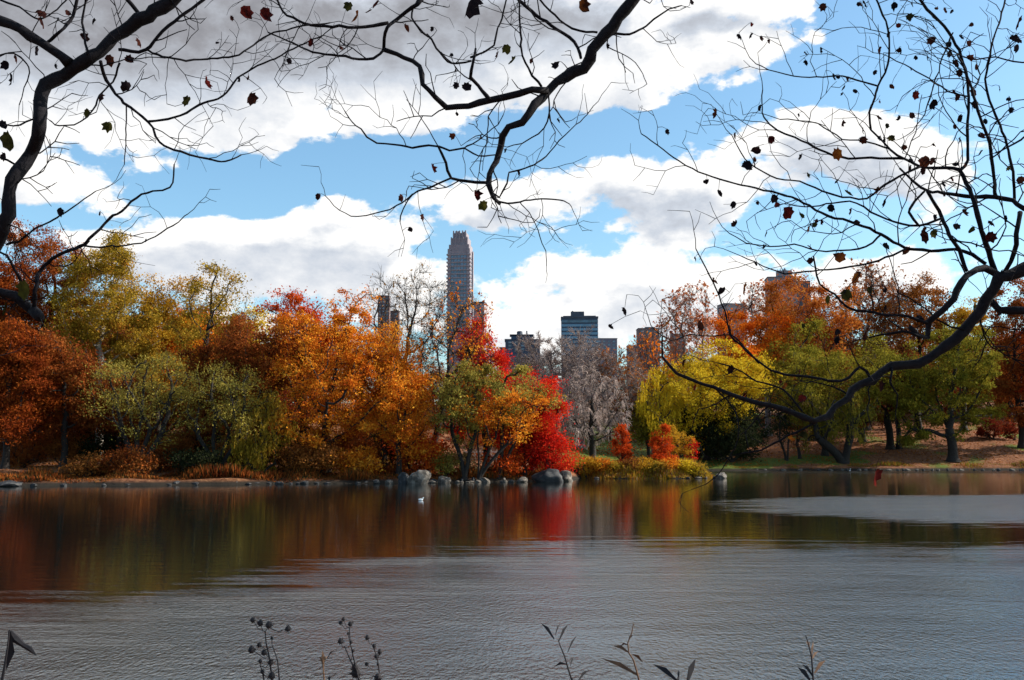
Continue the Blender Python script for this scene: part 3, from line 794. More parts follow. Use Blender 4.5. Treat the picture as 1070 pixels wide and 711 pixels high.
# pale fence glimpsed under the leaning trees
WOODW = rough_mat('weathered_pale_wood', (0.42, 0.40, 0.34), (0.68, 0.65, 0.55), 4, 0.8)
fe = empty('fence', (P(502, 470, 112)[0], 112, Hs(P(502, 470, 112)[0], 112)), 'pale wooden fence glimpsed beneath the leaning orange trees', 'fence')
for k in range(7):
    m = MB(); m.box((-1.8 + k * 0.6, 0, 0.75), (0.14, 0.10, 1.5)); m.box((-1.8 + k * 0.6, 0, 1.53), (0.18, 0.14, 0.06)); m.build('post', WOODW, fe)
for z in (0.5, 0.9, 1.3):
    m = MB(); m.box((0, -0.075, z), (3.9, 0.045, 0.2)); m.build('rail', WOODW, fe)

# ------------------------------------------------------------------ buildings
BRICK_M = rough_mat('mauve_stone', (0.22, 0.19, 0.215), (0.29, 0.26, 0.285), 0.2, 0.9)
BRICK_D = rough_mat('brown_brick', (0.12, 0.085, 0.085), (0.17, 0.12, 0.12), 0.3, 0.9)
BRICK_L = rough_mat('light_mauve_stone', (0.30, 0.26, 0.28), (0.37, 0.32, 0.34), 0.2, 0.9)
STONE_P = rough_mat('pale_limestone', (0.17, 0.15, 0.16), (0.25, 0.22, 0.23), 0.2, 0.9)
PANEL = rough_mat('mauve_panel', (0.15, 0.135, 0.165), (0.20, 0.175, 0.21), 0.1, 0.8)
SLATE = rough_mat('slate_grey', (0.035, 0.06, 0.10), (0.055, 0.085, 0.13), 0.2, 0.8)
DARKROOF = rough_mat('dark_metal', (0.04, 0.05, 0.07), (0.07, 0.08, 0.11), 0.3, 0.6)
def glass_mat(name, c, rough=0.15):
    m, nt, N, L = new_mat(name)
    tc = N.new('ShaderNodeTexCoord'); no = N.new('ShaderNodeTexNoise'); no.inputs['Scale'].default_value = 0.35
    oi = N.new('ShaderNodeObjectInfo')
    ad = N.new('ShaderNodeMath'); ad.operation = 'MULTIPLY_ADD'; ad.inputs[1].default_value = 0.5
    L.new(oi.outputs['Random'], ad.inputs[0]); L.new(no.outputs['Fac'], ad.inputs[2])
    L.new(tc.outputs['Object'], no.inputs['Vector'])
    rp = ramp(N, [(0.4, tuple(q * 0.5 for q in c)), (0.95, tuple(q * 1.6 for q in c))]); L.new(ad.outputs[0], rp.inputs[0])
    b = N.new('ShaderNodeBsdfPrincipled'); L.new(rp.outputs[0], b.inputs['Base Color']); b.inputs['Roughness'].default_value = rough
    b.inputs['Specular IOR Level'].default_value = 0.7
    o = N.new('ShaderNodeOutputMaterial'); L.new(b.outputs[0], o.inputs[0]); return m
GLASS = glass_mat('window_glass', (0.10, 0.15, 0.20))
BLUEGLASS = glass_mat('blue_glass', (0.05, 0.12, 0.20), 0.12)

def pxx(px, Y): return (px - 535) / FPX * Y * 1.0055
def pxz(py, Y): return P(535, py, Y)[2]

# tall stepped tower
Y = 780.0
tx = pxx(481, Y); rzT = R(-9)
TGL = glass_mat('tower_glass', (0.08, 0.13, 0.19))
tower = empty('tower_block', (tx, Y, 4), 'tall mauve stepped apartment tower rising above the scarlet maple', 'tower', rz=rzT)
def zz(py, Y=780.0): return pxz(py, Y) - 4
U = Y / FPX
m = MB()
m.box((0, 0, zz(264) / 2), (24.5 * U * 0.86, 20 * U, zz(264)))
for sx_ in (-1, 1):
    for sy_ in (-1, 1):
        m.box((sx_ * 10.2 * U, sy_ * 9.0 * U, (zz(262)) / 2), (3.4 * U, 3.4 * U, zz(262)))
m.build('wall', BRICK_M, tower)
m = MB()
for (py0, py1, w) in ((264, 257.5, 21.6), (257.5, 250.5, 18.4), (250.5, 245, 14.6)):
    m.box((0, 0, (zz(py0) + zz(py1)) / 2), (w * U, w * U * 0.9, zz(py1) - zz(py0)))
for k in range(5):
    m.box(((-6.4 + k * 3.2) * U, -6.6 * U, zz(247)), (1.3 * U, 1.3 * U, 9 * U)); m.box(((-8.4 + k * 4.2) * U, -8.5 * U, zz(254)), (1.2 * U, 1.0 * U, 9 * U))
m.box((-3 * U, 0, zz(243.6)), (5 * U, 6 * U, 2.6 * U)); m.box((4 * U, 0, zz(244.2)), (3.4 * U, 6 * U, 2.4 * U))
m.build('crown', BRICK_M, tower)
# balconies: every floor a ledge round the corner piers
for f in range(24):
    z = zz(268 + f * 4.0)
    m = MB()
    for sx_ in (-1, 1): m.box((sx_ * 11.2 * U, -9.6 * U, z), (3.6 * U, 3.6 * U, 1.5 * U))
    m.box((0, -10.2 * U, z), (17.0 * U, 0.9 * U, 0.8 * U)); m.build('balcony', BRICK_L, tower)
wm = None
for f in range(20):
    z = zz(270 + f * 4.0)
    for c_ in range(5):
        if wm is None:
            m = MB(); m.box((0, 0, 0), (2.7 * U, 0.35 * U, 2.6 * U)); wm = m.build('window', TGL, tower)
            o = wm
        else:
            o = wm.copy(); COL.objects.link(o)
        o.location = ((-6.8 + c_ * 3.4) * U, -10.05 * U, z)
# glass flank facing right
m = MB()
for f in range(24): m.box((10.75 * U, 0, zz(270 + f * 4.0)), (0.3 * U, 13 * U, 2.2 * U))
m.build('window_band', TGL, tower)
# annex slab
an = empty('apartment_block', (pxx(497, 800), 800, 4), 'flat topped mauve slab standing against the right side of the stepped tower', 'building', rz=R(-8))
U2 = 800 / FPX
m = MB(); m.box((0, 0, (pxz(318, 800) - 4) / 2), (21 * U2, 16 * U2, pxz(318, 800) - 4)); m.build('wall', BRICK_L, an)
m = MB(); m.box((0, 0, pxz(318, 800) - 4 + 0.5), (21.6 * U2, 16.6 * U2, 1.0)); m.build('roof', SLATE, an)

# blue glass block
Yb = 520.0; Ub = Yb / FPX
bb = empty('office_block', (pxx(605.5, Yb), Yb, 5), 'blue glass office block with a raised middle penthouse', 'building', rz=R(-3))
zb_ = lambda py: pxz(py, Yb) - 5
m = MB(); m.box((0, 0, zb_(334) / 2), (38 * Ub, 26 * Ub, zb_(334))); m.build('wall', SLATE, bb)
m = MB(); m.box((0, 0, (zb_(334) + zb_(332.6)) / 2 + 0.01), (39 * Ub, 27 * Ub, zb_(332.6) - zb_(334))); m.box((0, 0, zb_(332)), (34 * Ub, 22 * Ub, 1.0 * Ub)); m.build('roof', DARKROOF, bb)
m = MB(); m.box((-2 * Ub, 0, (zb_(331.4) + zb_(326.5)) / 2), (14 * Ub, 12 * Ub, zb_(326.5) - zb_(331.4))); m.box((-7 * Ub, 0, zb_(326)), (1.5 * Ub, 3 * Ub, 1.6 * Ub)); m.build('penthouse', DARKROOF, bb)
for f in range(9):
    z = zb_(337.5 + f * 4.2)
    m = MB(); m.box((0, 0, z), (38.3 * Ub, 26.3 * Ub, 2.5 * Ub)); m.build('window_band', BLUEGLASS, bb)

def block(px, Y, top, w, mat, label, roofmat=SLATE, rz=0.0, rows=6, cols=3, extras=(), dep=0.8, name='apartment_block'):
    U = Y / FPX; x = pxx(px, Y); z0 = 4.0
    o = empty(name, (x, Y, z0), label, 'building', rz=rz)
    h = pxz(top, Y) - z0
    m = MB(); m.box((0, 0, h / 2), (w * U, w * U * dep, h)); m.build('wall', mat, o)
    m = MB(); m.box((0, 0, h + 0.25 * U), (w * U * 1.04, w * U * dep * 1.04, 0.5 * U)); m.build('roof', roofmat, o)
    first = None
    for r_ in range(rows):
        for c_ in range(cols):
            if first is None:
                m = MB(); m.box((0, 0, 0), (w * U / cols * 0.45, 0.3 * U, 1.7 * U)); first = m.build('window', GLASS, o); q = first
            else: q = first.copy(); COL.objects.link(q)
            q.location = ((c_ + 0.5 - cols / 2) * w * U / cols * 0.92, -w * U * dep / 2 - 0.05 * U, h - (3.0 + r_ * 3.4) * U)
    for kind, dx, dw, dh in extras:
        m = MB()
        if kind == 'tank':
            m.cyl((dx * U, 0, h + 0.6 * U), dw * U / 2, dh * U * 0.7, 14); m.cyl((dx * U, 0, h + 0.6 * U + dh * U * 0.7), dw * U / 2 * 1.05, dh * U * 0.3, 14, 0.1)
            m.build('water_tank', DARKROOF, o)
        elif kind == 'box':
            m.box((dx * U, 0, h + (0.5 + dh / 2) * U), (dw * U, dw * U * 0.7, dh * U)); m.build('penthouse', mat, o)
        elif kind == 'mast':
            m.cyl((dx * U, 0, h + 0.5 * U), dw * U / 2, dh * U, 8); m.build('mast', DARKROOF, o)
        elif kind == 'pinnacle':
            m.cyl((dx * U, 0, h + 0.5 * U), dw * U / 2, dh * U * 0.6, 8); m.cyl((dx * U, 0, h + 0.5 * U + dh * U * 0.6), dw * U / 2, dh * U * 0.4, 8, 0.05); m.build('pinnacle', STONE_P, o)
    return o
b1 = block(546, 560, 356.5, 36, SLATE, 'grey stepped block with rooftop tank, left of the blue glass block', rows=3, cols=5,
      extras=(('box', -1, 22, 4.0), ))
U = 560 / FPX; hh = pxz(356.5, 560) - 4
m = MB(); m.box((-1 * U, 0, hh + 5.6 * U), (25 * U, 18 * U, 0.9 * U)); m.build('roof', DARKROOF, b1)
m = MB(); m.cyl((-3 * U, 0, hh + 6.1 * U), 3 * U, 3.6 * U, 14); m.cyl((-3 * U, 0, hh + 9.7 * U), 3.2 * U, 0.8 * U, 14, 1.5 * U); m.build('water_tank', DARKROOF, b1)
m = MB(); m.cyl((4.5 * U, 0, hh + 6.1 * U), 0.7 * U, 4.6 * U, 8); m.build('chimney', DARKROOF, b1)
block(530, 620, 364, 16, SLATE, 'low grey roof edge left of the stepped grey block', rows=2, cols=2)
block(633, 600, 355, 22, PANEL, 'low pale block directly right of the blue glass block', rows=3, cols=4)
block(677, 520, 344.5, 22, BRICK_D, 'brown brick block seen left of the airy pink maple', rows=5, cols=3, extras=(('box', 2, 10, 1.8),))
block(661, 540, 362, 12, PANEL, 'small grey block at the left foot of the brown brick block', rows=2, cols=2)
block(708, 560, 350, 14, BRICK_D, 'small dark brick block behind the airy pink maple', rows=3, cols=2)
rb = block(765, 560, 319, 24, STONE_P, 'pale block with one round window above the vivid orange maple', rows=0, cols=1, rz=R(10))
U = 560 / FPX; m = MB()
vsr = []
n_ = 16
cz = pxz(325, 560) - 4; yf = -24 * U * 0.4 - 0.08 * U
front = [(-5 * U + 1.6 * U * math.cos(2 * math.pi * i / n_), yf - 0.2 * U, cz + 1.6 * U * math.sin(2 * math.pi * i / n_)) for i in range(n_)]
back = [(x, yf + 0.3 * U, z) for x, y, z in front]
m.add(front + back, [tuple(range(n_))] + [(i, i + n_, (i + 1) % n_ + n_, (i + 1) % n_) for i in range(n_)]); m.build('window', GLASS, rb)
sb = block(817, 600, 291.5, 29, STONE_P, 'pinkish stone block with ornate rooftop above the orange red hill maple', rows=4, cols=4, rz=R(-6),
      extras=(('box', 4, 15, 7.5), ('pinnacle', -2.5, 1.6, 10), ('pinnacle', 11, 1.6, 9.5), ('pinnacle', 0.5, 1.4, 11.5), ('tank', 5, 5, 11)))
block(840, 610, 295, 14, DARKROOF, 'dark low roof beside the ornate pinkish block', rows=0, cols=1)
block(401, 520, 310, 12, BRICK_D, 'narrow dark brick block behind the half bare elm', rows=8, cols=3)
block(411, 530, 326, 12, BRICK_D, 'lower brick wing right of the narrow dark brick block', rows=5, cols=2)

# ------------------------------------------------------------------ birds
WHITE = rough_mat('white_feathers', (0.7, 0.7, 0.7), (0.85, 0.85, 0.84), 10, 0.7)
def bird(name, label, px, py, Y, s, standing=False, z=0.0):
    loc = P(px, py, Y); loc[2] = z
    o = empty(name, tuple(loc), label, 'bird')
    m = MB()
    if not standing:
        pts = [(-0.30, 0, 0.12), (-0.24, 0, 0.10), (-0.14, 0, 0.08), (0, 0, 0.07), (0.12, 0, 0.08), (0.17, 0, 0.14), (0.18, 0, 0.22), (0.21, 0, 0.27), (0.25, 0, 0.27), (0.29, 0, 0.26)]
        rd = [0.01, 0.04, 0.09, 0.115, 0.09, 0.05, 0.035, 0.05, 0.04, 0.008]
    else:
        pts = [(-0.24, 0, 0.30), (-0.16, 0, 0.36), (-0.05, 0, 0.42), (0.05, 0, 0.47), (0.10, 0, 0.55), (0.07, 0, 0.66), (0.04, 0, 0.76), (0.08, 0, 0.83), (0.14, 0, 0.83), (0.26, 0, 0.80)]
        rd = [0.015, 0.06, 0.09, 0.075, 0.04, 0.025, 0.024, 0.038, 0.02, 0.004]
    m.tube([np.array(p) * s for p in pts], [r * s for r in rd], 10)
    m.build('body', WHITE, o, smooth=True)
    if standing:
        for d in (-0.03, 0.03):
            l = MB(); l.tube([np.array(q) * s for q in ((-0.02, d, 0.38), (-0.04, d, 0.2), (-0.02, d, 0.0))], [0.012 * s] * 3, 6); l.build('leg', DARKROOF, o)
    return o
bird('duck', 'small white bird floating alone on the dark reflecting water', 440, 522, 63, 0.62)
bird('egret', 'white long necked bird standing at the right waterline below the double trunked willow', 888, 490, 134.6, 0.75, True, Hs(pxx(888, 134.6), 134.6))

# ------------------------------------------------------------------ near branches
def resample(pts, step, rng, jit):
    pts = np.array(pts, float); out = []
    n = len(pts)
    for i in range(n - 1):
        p0 = pts[max(i - 1, 0)]; p1 = pts[i]; p2 = pts[i + 1]; p3 = pts[min(i + 2, n - 1)]
        L = np.linalg.norm(p2[:3] - p1[:3]); k = max(int(L / step), 1)
        for j in range(k):
            t = j / k
            q = 0.5 * ((2 * p1) + (-p0 + p2) * t + (2 * p0 - 5 * p1 + 4 * p2 - p3) * t * t + (-p0 + 3 * p1 - 3 * p2 + p3) * t ** 3)
            q[3] = p1[3] * (1 - t) + p2[3] * t
            out.append(q)
    out.append(pts[-1]); out = np.array(out)
    out[1:-1, :3] += rng.normal(0, jit, (len(out) - 2, 3))
    return out

class NearTree:
    def __init__(s, root, seed, Y0):
        s.root = root; s.rng = np.random.default_rng(seed); s.rnd = random.Random(seed); s.Y0 = Y0
        s.twig = MB(); s.leaf = {}; s.allpts = []; s.o = np.array(root.location)
    def chain(s, pxpts, w0, w1, Y=None, dY=0.0, thick=False, sprout=1.0, wmid=None, tipY=None, world_head=None, side=None):
        """pxpts in photo pixels; w in px"""
        Y = s.Y0 if Y is None else Y
        n = len(pxpts); arr = []
        for i, (x, y) in enumerate(pxpts):
            t = i / (n - 1)
            yy = Y + dY * t + 0.05 * math.sin(i * 1.7 + x * 0.05)
            p = P(x, y, yy); w = (w0 * (1 - t) + w1 * t) * yy / FPX / 2 * (1.22 if thick else 1.12)
            arr.append([*(p - s.o), w])
        if world_head is not None:
            head = [[*(np.array(h[:3]) - s.o), h[3]] for h in world_head]
            arr = head + arr
        q = resample(arr, 0.035 if not thick else 0.05, s.rng, 0.0022 if not thick else 0.006)
        rads = q[:, 3] * (1 + 0.10 * s.rng.normal(0, 1, len(q)) * (1 if thick else 0.6))
        if thick:
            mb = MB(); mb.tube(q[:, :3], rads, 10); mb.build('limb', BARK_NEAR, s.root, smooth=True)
        else:
            s.twig.tube(q[:, :3], rads, 6)
        s.allpts.append(q)
        if sprout > 0:
            i = s.rnd.randint(2, 6)
            while i < len(q) - 2:
                inframe = True
                d = q[min(i + 1, len(q) - 1), :3] - q[i - 1, :3]; d /= np.linalg.norm(d) + 1e-9
                Lg = s.rnd.uniform(0.12, 0.42) * (1.2 if thick else 1.0)
                s.sprig(q[i, :3], d, Lg, max(min(q[i, 3] * 0.45, 0.0042), 0.0021), 2, side)
                i += max(1, int(s.rnd.uniform(1.5, 6.0) / sprout))
            d = q[-1, :3] - q[-3, :3]; d /= np.linalg.norm(d) + 1e-9
            s.sprig(q[-1, :3], d, 0.2, 0.0022, 1, side, straight=True)
        return q
    def sprig(s, p, d, L, r, level, side=None, straight=False):
        ang = s.rnd.choice((-1, 1)) * s.rnd.uniform(0.5, 1.25) if not straight else s.rnd.uniform(-.3, .3)
        # turn in the plane facing the water, with some depth
        ca, sa = math.cos(ang), math.sin(ang)
        dd = np.array([d[0] * ca - d[2] * sa, d[1] + s.rnd.uniform(-0.5, 0.5), d[0] * sa + d[2] * ca])
        if side is not None: dd = dd + np.array(side) * 0.35
        dd /= np.linalg.norm(dd) + 1e-9
        nseg = max(int(L / 0.045), 2); pts = [p]; cur = p.copy(); turn = 0.0
        for k in range(nseg):
            kink = s.rnd.gauss(0, 0.22) + (0.16 if k % 2 else -0.16)
            ca, sa = math.cos(kink), math.sin(kink)
            dd = np.array([dd[0] * ca - dd[2] * sa, dd[1] + s.rnd.gauss(0, 0.1), dd[0] * sa + dd[2] * ca + 0.02])
            dd /= np.linalg.norm(dd) + 1e-9
            cur = cur + dd * L / nseg
            pts.append(cur)
            if level > 0 and k > 0 and s.rnd.random() < 0.5:
                s.sprig(cur, dd, L * s.rnd.uniform(0.3, 0.6), r * 0.75, level - 1, side)
        rads = np.linspace(r, r * 0.55, len(pts))
        s.twig.tube(pts, rads, 4)
        s.allpts.append(np.concatenate([np.array(pts), rads[:, None]], 1))
    def leaf_at(s, px, py, size, pal='near_brown', Y=None, stalk=True):
        Y = s.Y0 if Y is None else Y
        # hang from the closest twig in the picture
        if not hasattr(s, 'flat') or s.nflat != len(s.allpts):
            s.flat = np.concatenate(s.allpts)[:, :3]; s.nflat = len(s.allpts)
            w = s.flat + s.o
            dy = w[:, 1]; dz = w[:, 2] - EYE
            f = dy * CP + dz * SP
            s.u = 535 + FPX * w[:, 0] / f; s.v = 355.5 - FPX * (dz * CP - dy * SP) / f
        d2 = (s.u - px) ** 2 + (s.v - (py - size * 0.3)) ** 2
        k = int(d2.argmin()); anchor = s.flat[k]
        Yk = anchor[1] + s.o[1]
        c = P(px, py, Yk) - s.o
        if stalk and d2[k] > 4:
            mid = (anchor + c) / 2 + np.array([0, 0, 0.012])
            s.twig.tube([anchor, mid, c + np.array([0, 0, size * 0.3 * Yk / FPX])], [0.0016, 0.0012, 0.001], 4)
        s.one_leaf(c, size * Yk / FPX, pal)
    def one_leaf(s, c, size, pal):
        rnd = s.rnd
        # dry lobed leaf, curled
        n = 15; prof = []
        lob = [1.0, .78, .9, .7, .85, .6, .66, .5, .66, .6, .85, .7, .9, .78]
        n = 14
        ax = Vector((rnd.gauss(0, 0.5), rnd.gauss(0, 0.5), -1)).normalized()
        bx = ax.cross(Vector((rnd.gauss(0, 1), rnd.gauss(0, 1.0), rnd.gauss(0, .3)))).normalized()
        nx_ = ax.cross(bx)
        curl = rnd.uniform(0.3, 1.1); h = size * 0.64; sq = rnd.uniform(0.55, 1.0)
        vs = [np.array(c)]
        for ring in (0.55, 1.0):
            for i in range(n):
                a = 2 * math.pi * i / n
                l = lob[i] * rnd.uniform(0.85, 1.15) if ring == 1.0 else min(lob[i] + 0.15, 0.8)
                u = math.cos(a) * l * h * ring; v = math.sin(a) * l * h * ring * sq
                z = curl * (v * v) / h * 1.1 + curl * 0.5 * (u * u) / h + rnd.uniform(-1, 1) * h * 0.07
                q = ax * u + bx * v + nx_ * z
                vs.append(np.array(c) + np.array(q))
        fs = [(0, 1 + i, 1 + (i + 1) % n) for i in range(n)]
        fs += [(1 + i, 1 + n + i, 1 + n + (i + 1) % n, 1 + (i + 1) % n) for i in range(n)]
        s.leaf.setdefault(pal, MB()).add(vs, fs)
    def finish(s):
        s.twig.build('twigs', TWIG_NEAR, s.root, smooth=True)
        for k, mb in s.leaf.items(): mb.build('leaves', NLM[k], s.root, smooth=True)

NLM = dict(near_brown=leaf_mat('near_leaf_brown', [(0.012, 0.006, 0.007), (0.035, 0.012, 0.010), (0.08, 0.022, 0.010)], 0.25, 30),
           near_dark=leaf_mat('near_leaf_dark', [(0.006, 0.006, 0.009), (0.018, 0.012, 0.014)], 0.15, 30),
           near_orange=leaf_mat('near_leaf_orange', [(0.03, 0.010, 0.006), (0.16, 0.045, 0.010), (0.34, 0.12, 0.015)], 0.4, 30),
           near_red=leaf_mat('near_leaf_red', [(0.012, 0.004, 0.006), (0.06, 0.009, 0.008), (0.14, 0.016, 0.012)], 0.3, 30),
           near_olive=leaf_mat('near_leaf_olive', [(0.012, 0.012, 0.006), (0.06, 0.055, 0.012)], 0.4, 30))

def near_trunk(nt, x, y, top, r, lean=0.0):
    z0 = Hs(x, y) - 0.1
    pts = []; rd = []
    for k in range(14):
        t = k / 13
        pts.append((lean * t * t + 0.05 * math.sin(t * 7), 0.05 * math.cos(t * 5), t * (top - z0)))
        rd.append(r * (1 - 0.45 * t) * (1 + 0.5 * math.exp(-t * 14)))
    # the leader tapers on upward, and limbs leave on the side away from the view
    rng = np.random.default_rng(int(abs(x) * 100)); sg = 1.0 if x > 0 else -1.0
    for k in range(1, 9):
        p = pts[-1]; pts.append((p[0] + sg * 0.06 + rng.normal(0, 0.07), p[1] + rng.normal(0, 0.07), p[2] + 0.4)); rd.append(rd[-1] * 0.80)
    mb = MB(); mb.tube(pts, rd, 14); mb.build('trunk', BARK_NEAR, nt.root, smooth=True)
    def fork(p, d, L, r_, lv, mb_):
        n_ = 7; q = [np.array(p, float)]
        for i in range(n_):
            d = d + rng.normal(0, 0.16, 3) + np.array([0, 0, 0.05]); d[0] = sg * max(abs(d[0]) * (1 if d[0] * sg > 0 else 0), 0.05); d /= np.linalg.norm(d)
            q.append(q[-1] + d * L / n_)
            if lv > 0 and i > 0:
                dd = d + rng.normal(0, 0.55, 3); fork(q[-1], dd / np.linalg.norm(dd), L * 0.5, r_ * 0.5, lv - 1, mb_)
        mb_.tube(q, np.linspace(r_, r_ * 0.3, n_ + 1), 6 if r_ > 0.01 else 4)
    for k in range(7):
        i = 8 + k * 2
        if i >= len(pts): break
        an = rng.uniform(-1.2, 1.2); mb2 = MB()
        fork(pts[i], np.array([sg * math.cos(an), math.sin(an), 0.7]), 2.2, rd[i] * 0.42, 2, mb2); mb2.build('limb', BARK_NEAR, nt.root, smooth=True)

# ---- left tree
x, y = -4.1, 5.3
LT = NearTree(empty('overhanging_tree', (x, y, Hs(x, y) - 0.1), 'dark leaning tree on the near bank whose limbs fill the upper left corner', 'tree'), 41, 5.2)
near_trunk(LT, x, y, 7.0, 0.17, -0.3)
LT.chain([(-60, 330), (-8, 262), (5, 233), (14, 190), (32, 162), (42, 134), (43, 99), (67, 76), (98, 59), (128, 34), (160, 12), (190, -6), (260, -50), (360, -110)], 12, 11, thick=True,
         world_head=[(-4.15, 5.3, 3.35, 0.06)], sprout=0.9)
LT.chain([(72, 66), (44, 44), (22, 31), (-4, 20), (-60, -6)], 9, 8, Y=5.2, thick=True, sprout=1.6)
LT.chain([(-110, 300), (-40, 298), (0, 306), (16, 310), (30, 322), (42, 332)], 10, 8, Y=5.2, thick=True, world_head=[(-4.15, 5.3, 3.7, 0.06)], sprout=0.2)
c = LT.chain
c([(38, 328), (36, 312), (38, 296), (42, 283), (55, 271), (72, 262), (84, 258), (96, 246), (105, 240), (115, 228), (127, 221), (142, 207), (160, 200), (178, 196), (182, 172)], 4.5, 1.4, sprout=0.35)
c([(88, 257), (112, 258), (132, 257), (156, 251), (180, 236), (196, 224)], 2, 1.0, sprout=0.25)
c([(6, 256), (20, 252), (36, 240), (52, 232), (68, 222), (88, 208), (100, 200)], 2.4, 1.0, sprout=0.4)
c([(28, 314), (20, 290), (8, 268), (-4, 262)], 3, 2, sprout=0.3)
c([(105, 64), (111, 84), (130, 108), (155, 127), (167, 149), (189, 159), (216, 166), (236, 169), (252, 162)], 3.4, 1.4, sprout=1.0)
c([(155, 127), (182, 123), (213, 108), (233, 101), (253, 78), (287, 61), (318, 45), (338, 37)], 2.4, 1.3, sprout=1.0)
c([(124, 52), (152, 52), (176, 27), (213, 0), (240, -30)], 3.4, 3.0, sprout=0.9)
c([(152, 52), (182, 62), (216, 62), (250, 57), (280, 37), (318, 27), (345, 24)], 2.2, 1.4, sprout=1.0)
c([(125, 66), (118, 85), (104, 100), (97, 115), (84, 128), (62, 132), (52, 126)], 2.2, 1.2, sprout=0.8)
c([(50, 44), (64, 33), (76, 18), (82, -8)], 3.6, 3.0, sprout=0.9)
c([(92, 58), (88, 38), (86, 18), (92, -8)], 2.6, 2.0, sprout=0.7)
c([(40, 120), (28, 128), (14, 132), (-6, 128)], 2.0, 1.4, sprout=0.9)
c([(20, 175), (8, 168), (-8, 162)], 2.4, 2.0, sprout=0.5)
c([(-8, 60), (14, 56), (30, 70), (26, 92), (20, 110)], 1.8, 1.0, sprout=0.8)
c([(132, 108), (132, 135), (131, 155), (130, 172)], 1.5, 0.9, sprout=0.3)
c([(150, 20), (138, 6), (124, -10)], 4.5, 4, sprout=0.6)
c([(0, 0), (20, 8), (40, 20), (60, 10), (74, -6)], 2.0, 1.4, sprout=0.8)
for a in [(43, 12, 14), (44, 22, 15), (71, 14, 8), (97, 21, 8, 'near_dark'), (145, 43, 11), (115, 62, 13), (134, 62, 10), (37, 52, 13, 'near_dark'), (17, 60, 11), (6, 67, 11, 'near_dark'), (13, 82, 15, 'near_dark'),
          (132, 90, 13, 'near_dark'), (105, 101, 10), (91, 117, 9, 'near_olive'), (113, 131, 12, 'near_olive'), (215, 86, 16, 'near_red'), (196, 105, 13, 'near_olive'), (262, 101, 15), (251, 82, 7, 'near_dark'),
          (260, 81, 6), (3, 130, 12, 'near_dark'), (10, 145, 24, 'near_olive'), (5, 163, 10, 'near_dark'), (63, 221, 11, 'near_dark'), (105, 223, 6, 'near_dark'), (256, 12, 16, 'near_red'), (276, 15, 16, 'near_red'),
          (242, 19, 7), (325, 44, 10, 'near_red'), (302, 63, 7, 'near_dark'), (88, 38, 12), (30, 40, 9), (57, 69, 6, 'near_dark'), (227, 44, 5, 'near_dark'), (25, 300, 20, 'near_olive'), (6, 322, 16, 'near_olive'), (152, 251, 5, 'near_dark')]:
    LT.leaf_at(*a)
LT.finish()

# ---- right tree (with the long bough that crosses the top of the picture)
x, y = 4.3, 5.4
RT = NearTree(empty('overhanging_tree', (x, y, Hs(x, y) - 0.1), 'dark near bank tree with thick curved limb at right and crooked bough at top', 'tree'), 57, 5.0)
near_trunk(RT, x, y, 9.0, 0.2, 0.3)
RT.chain([(1130, 262), (1070, 282), (1044, 292), (1030, 315), (1008, 345), (988, 362), (962, 380), (932, 384), (909, 395), (884, 416), (865, 434), (850, 440), (820, 427), (793, 421), (764, 412), (745, 404), (707, 391), (693, 373), (692, 352)],
         11.5, 1.4, Y=5.0, thick=True, world_head=[(4.25, 5.4, 3.9, 0.07), (3.5, 5.2, 4.25, 0.05)], sprout=0.5)
RT.chain([(1140, 350), (1100, 335), (1070, 326), (1045, 322), (1033, 312)], 8, 6, Y=5.05, thick=True, world_head=[(4.25, 5.4, 3.9, 0.05)], sprout=0.1)
RT.chain([(1046, 290), (1030, 281), (1010, 288), (996, 312), (982, 326), (969, 338), (968, 353), (960, 352), (951, 342)], 7, 4, Y=5.0, thick=True, sprout=0.6)
c = RT.chain
c([(960, 352), (944, 346), (932, 349), (921, 350), (908, 353)], 3.0, 1.6, sprout=0.4)
c([(969, 338), (950, 331), (928, 329), (905, 325), (887, 322), (872, 308), (857, 297), (852, 280), (850, 268)], 3.2, 1.4, sprout=0.6)
c([(1042, 290), (1032, 262), (1024, 234), (1018, 210), (1010, 192), (1003, 178)], 5.5, 3.6, sprout=0.9)
c([(1003, 178), (996, 176), (978, 175), (962, 174), (945, 166), (930, 156), (910, 136)], 3.4, 2.0, sprout=1.1)
c([(1003, 178), (1011, 168), (1011, 135), (1012, 101), (1007, 67), (992, 34), (975, 16), (958, -4), (940, -30)], 3.2, 2.6, sprout=1.3)
c([(1040, 206), (1035, 157), (1022, 116), (1010, 78), (1000, 56)], 3.6, 1.8, sprout=1.2)
c([(1120, 235), (1070, 218), (1059, 210), (1040, 206), (1020, 206), (999, 204), (985, 202), (969, 200), (955, 190), (940, 176)], 5.0, 2.0, sprout=1.2)
c([(1066, 222), (1062, 245), (1059, 266), (1048, 288)], 4.5, 4.0, sprout=0.4)
c([(1060, 210), (1058, 180), (1052, 150), (1040, 120), (1030, 90), (1034, 60), (1042, 30), (1052, -5)], 2.8, 1.6, sprout=1.2)
c([(969, 200), (978, 215), (984, 228), (994, 250), (1003, 262), (1010, 284)], 3.0, 4.0, sprout=0.6)
c([(1030, 276), (1007, 262), (981, 262), (947, 260), (921, 245), (895, 234), (865, 226), (840, 212), (820, 204), (790, 197), (760, 189), (730, 180), (704, 165), (688, 152), (670, 140)], 3.4, 1.0, sprout=0.9)
c([(947, 260), (925, 270), (905, 276), (880, 280), (850, 283), (820, 286), (797, 278), (775, 268)], 2.2, 1.0, sprout=0.8)
c([(921, 245), (905, 258), (880, 262), (855, 262), (830, 256), (805, 258), (780, 254), (762, 244)], 2.0, 1.0, sprout=0.9)
c([(945, 166), (910, 165), (880, 165), (857, 157), (831, 144), (812, 136), (798, 123), (796, 108), (797, 94)], 2.6, 1.1, sprout=1.1)
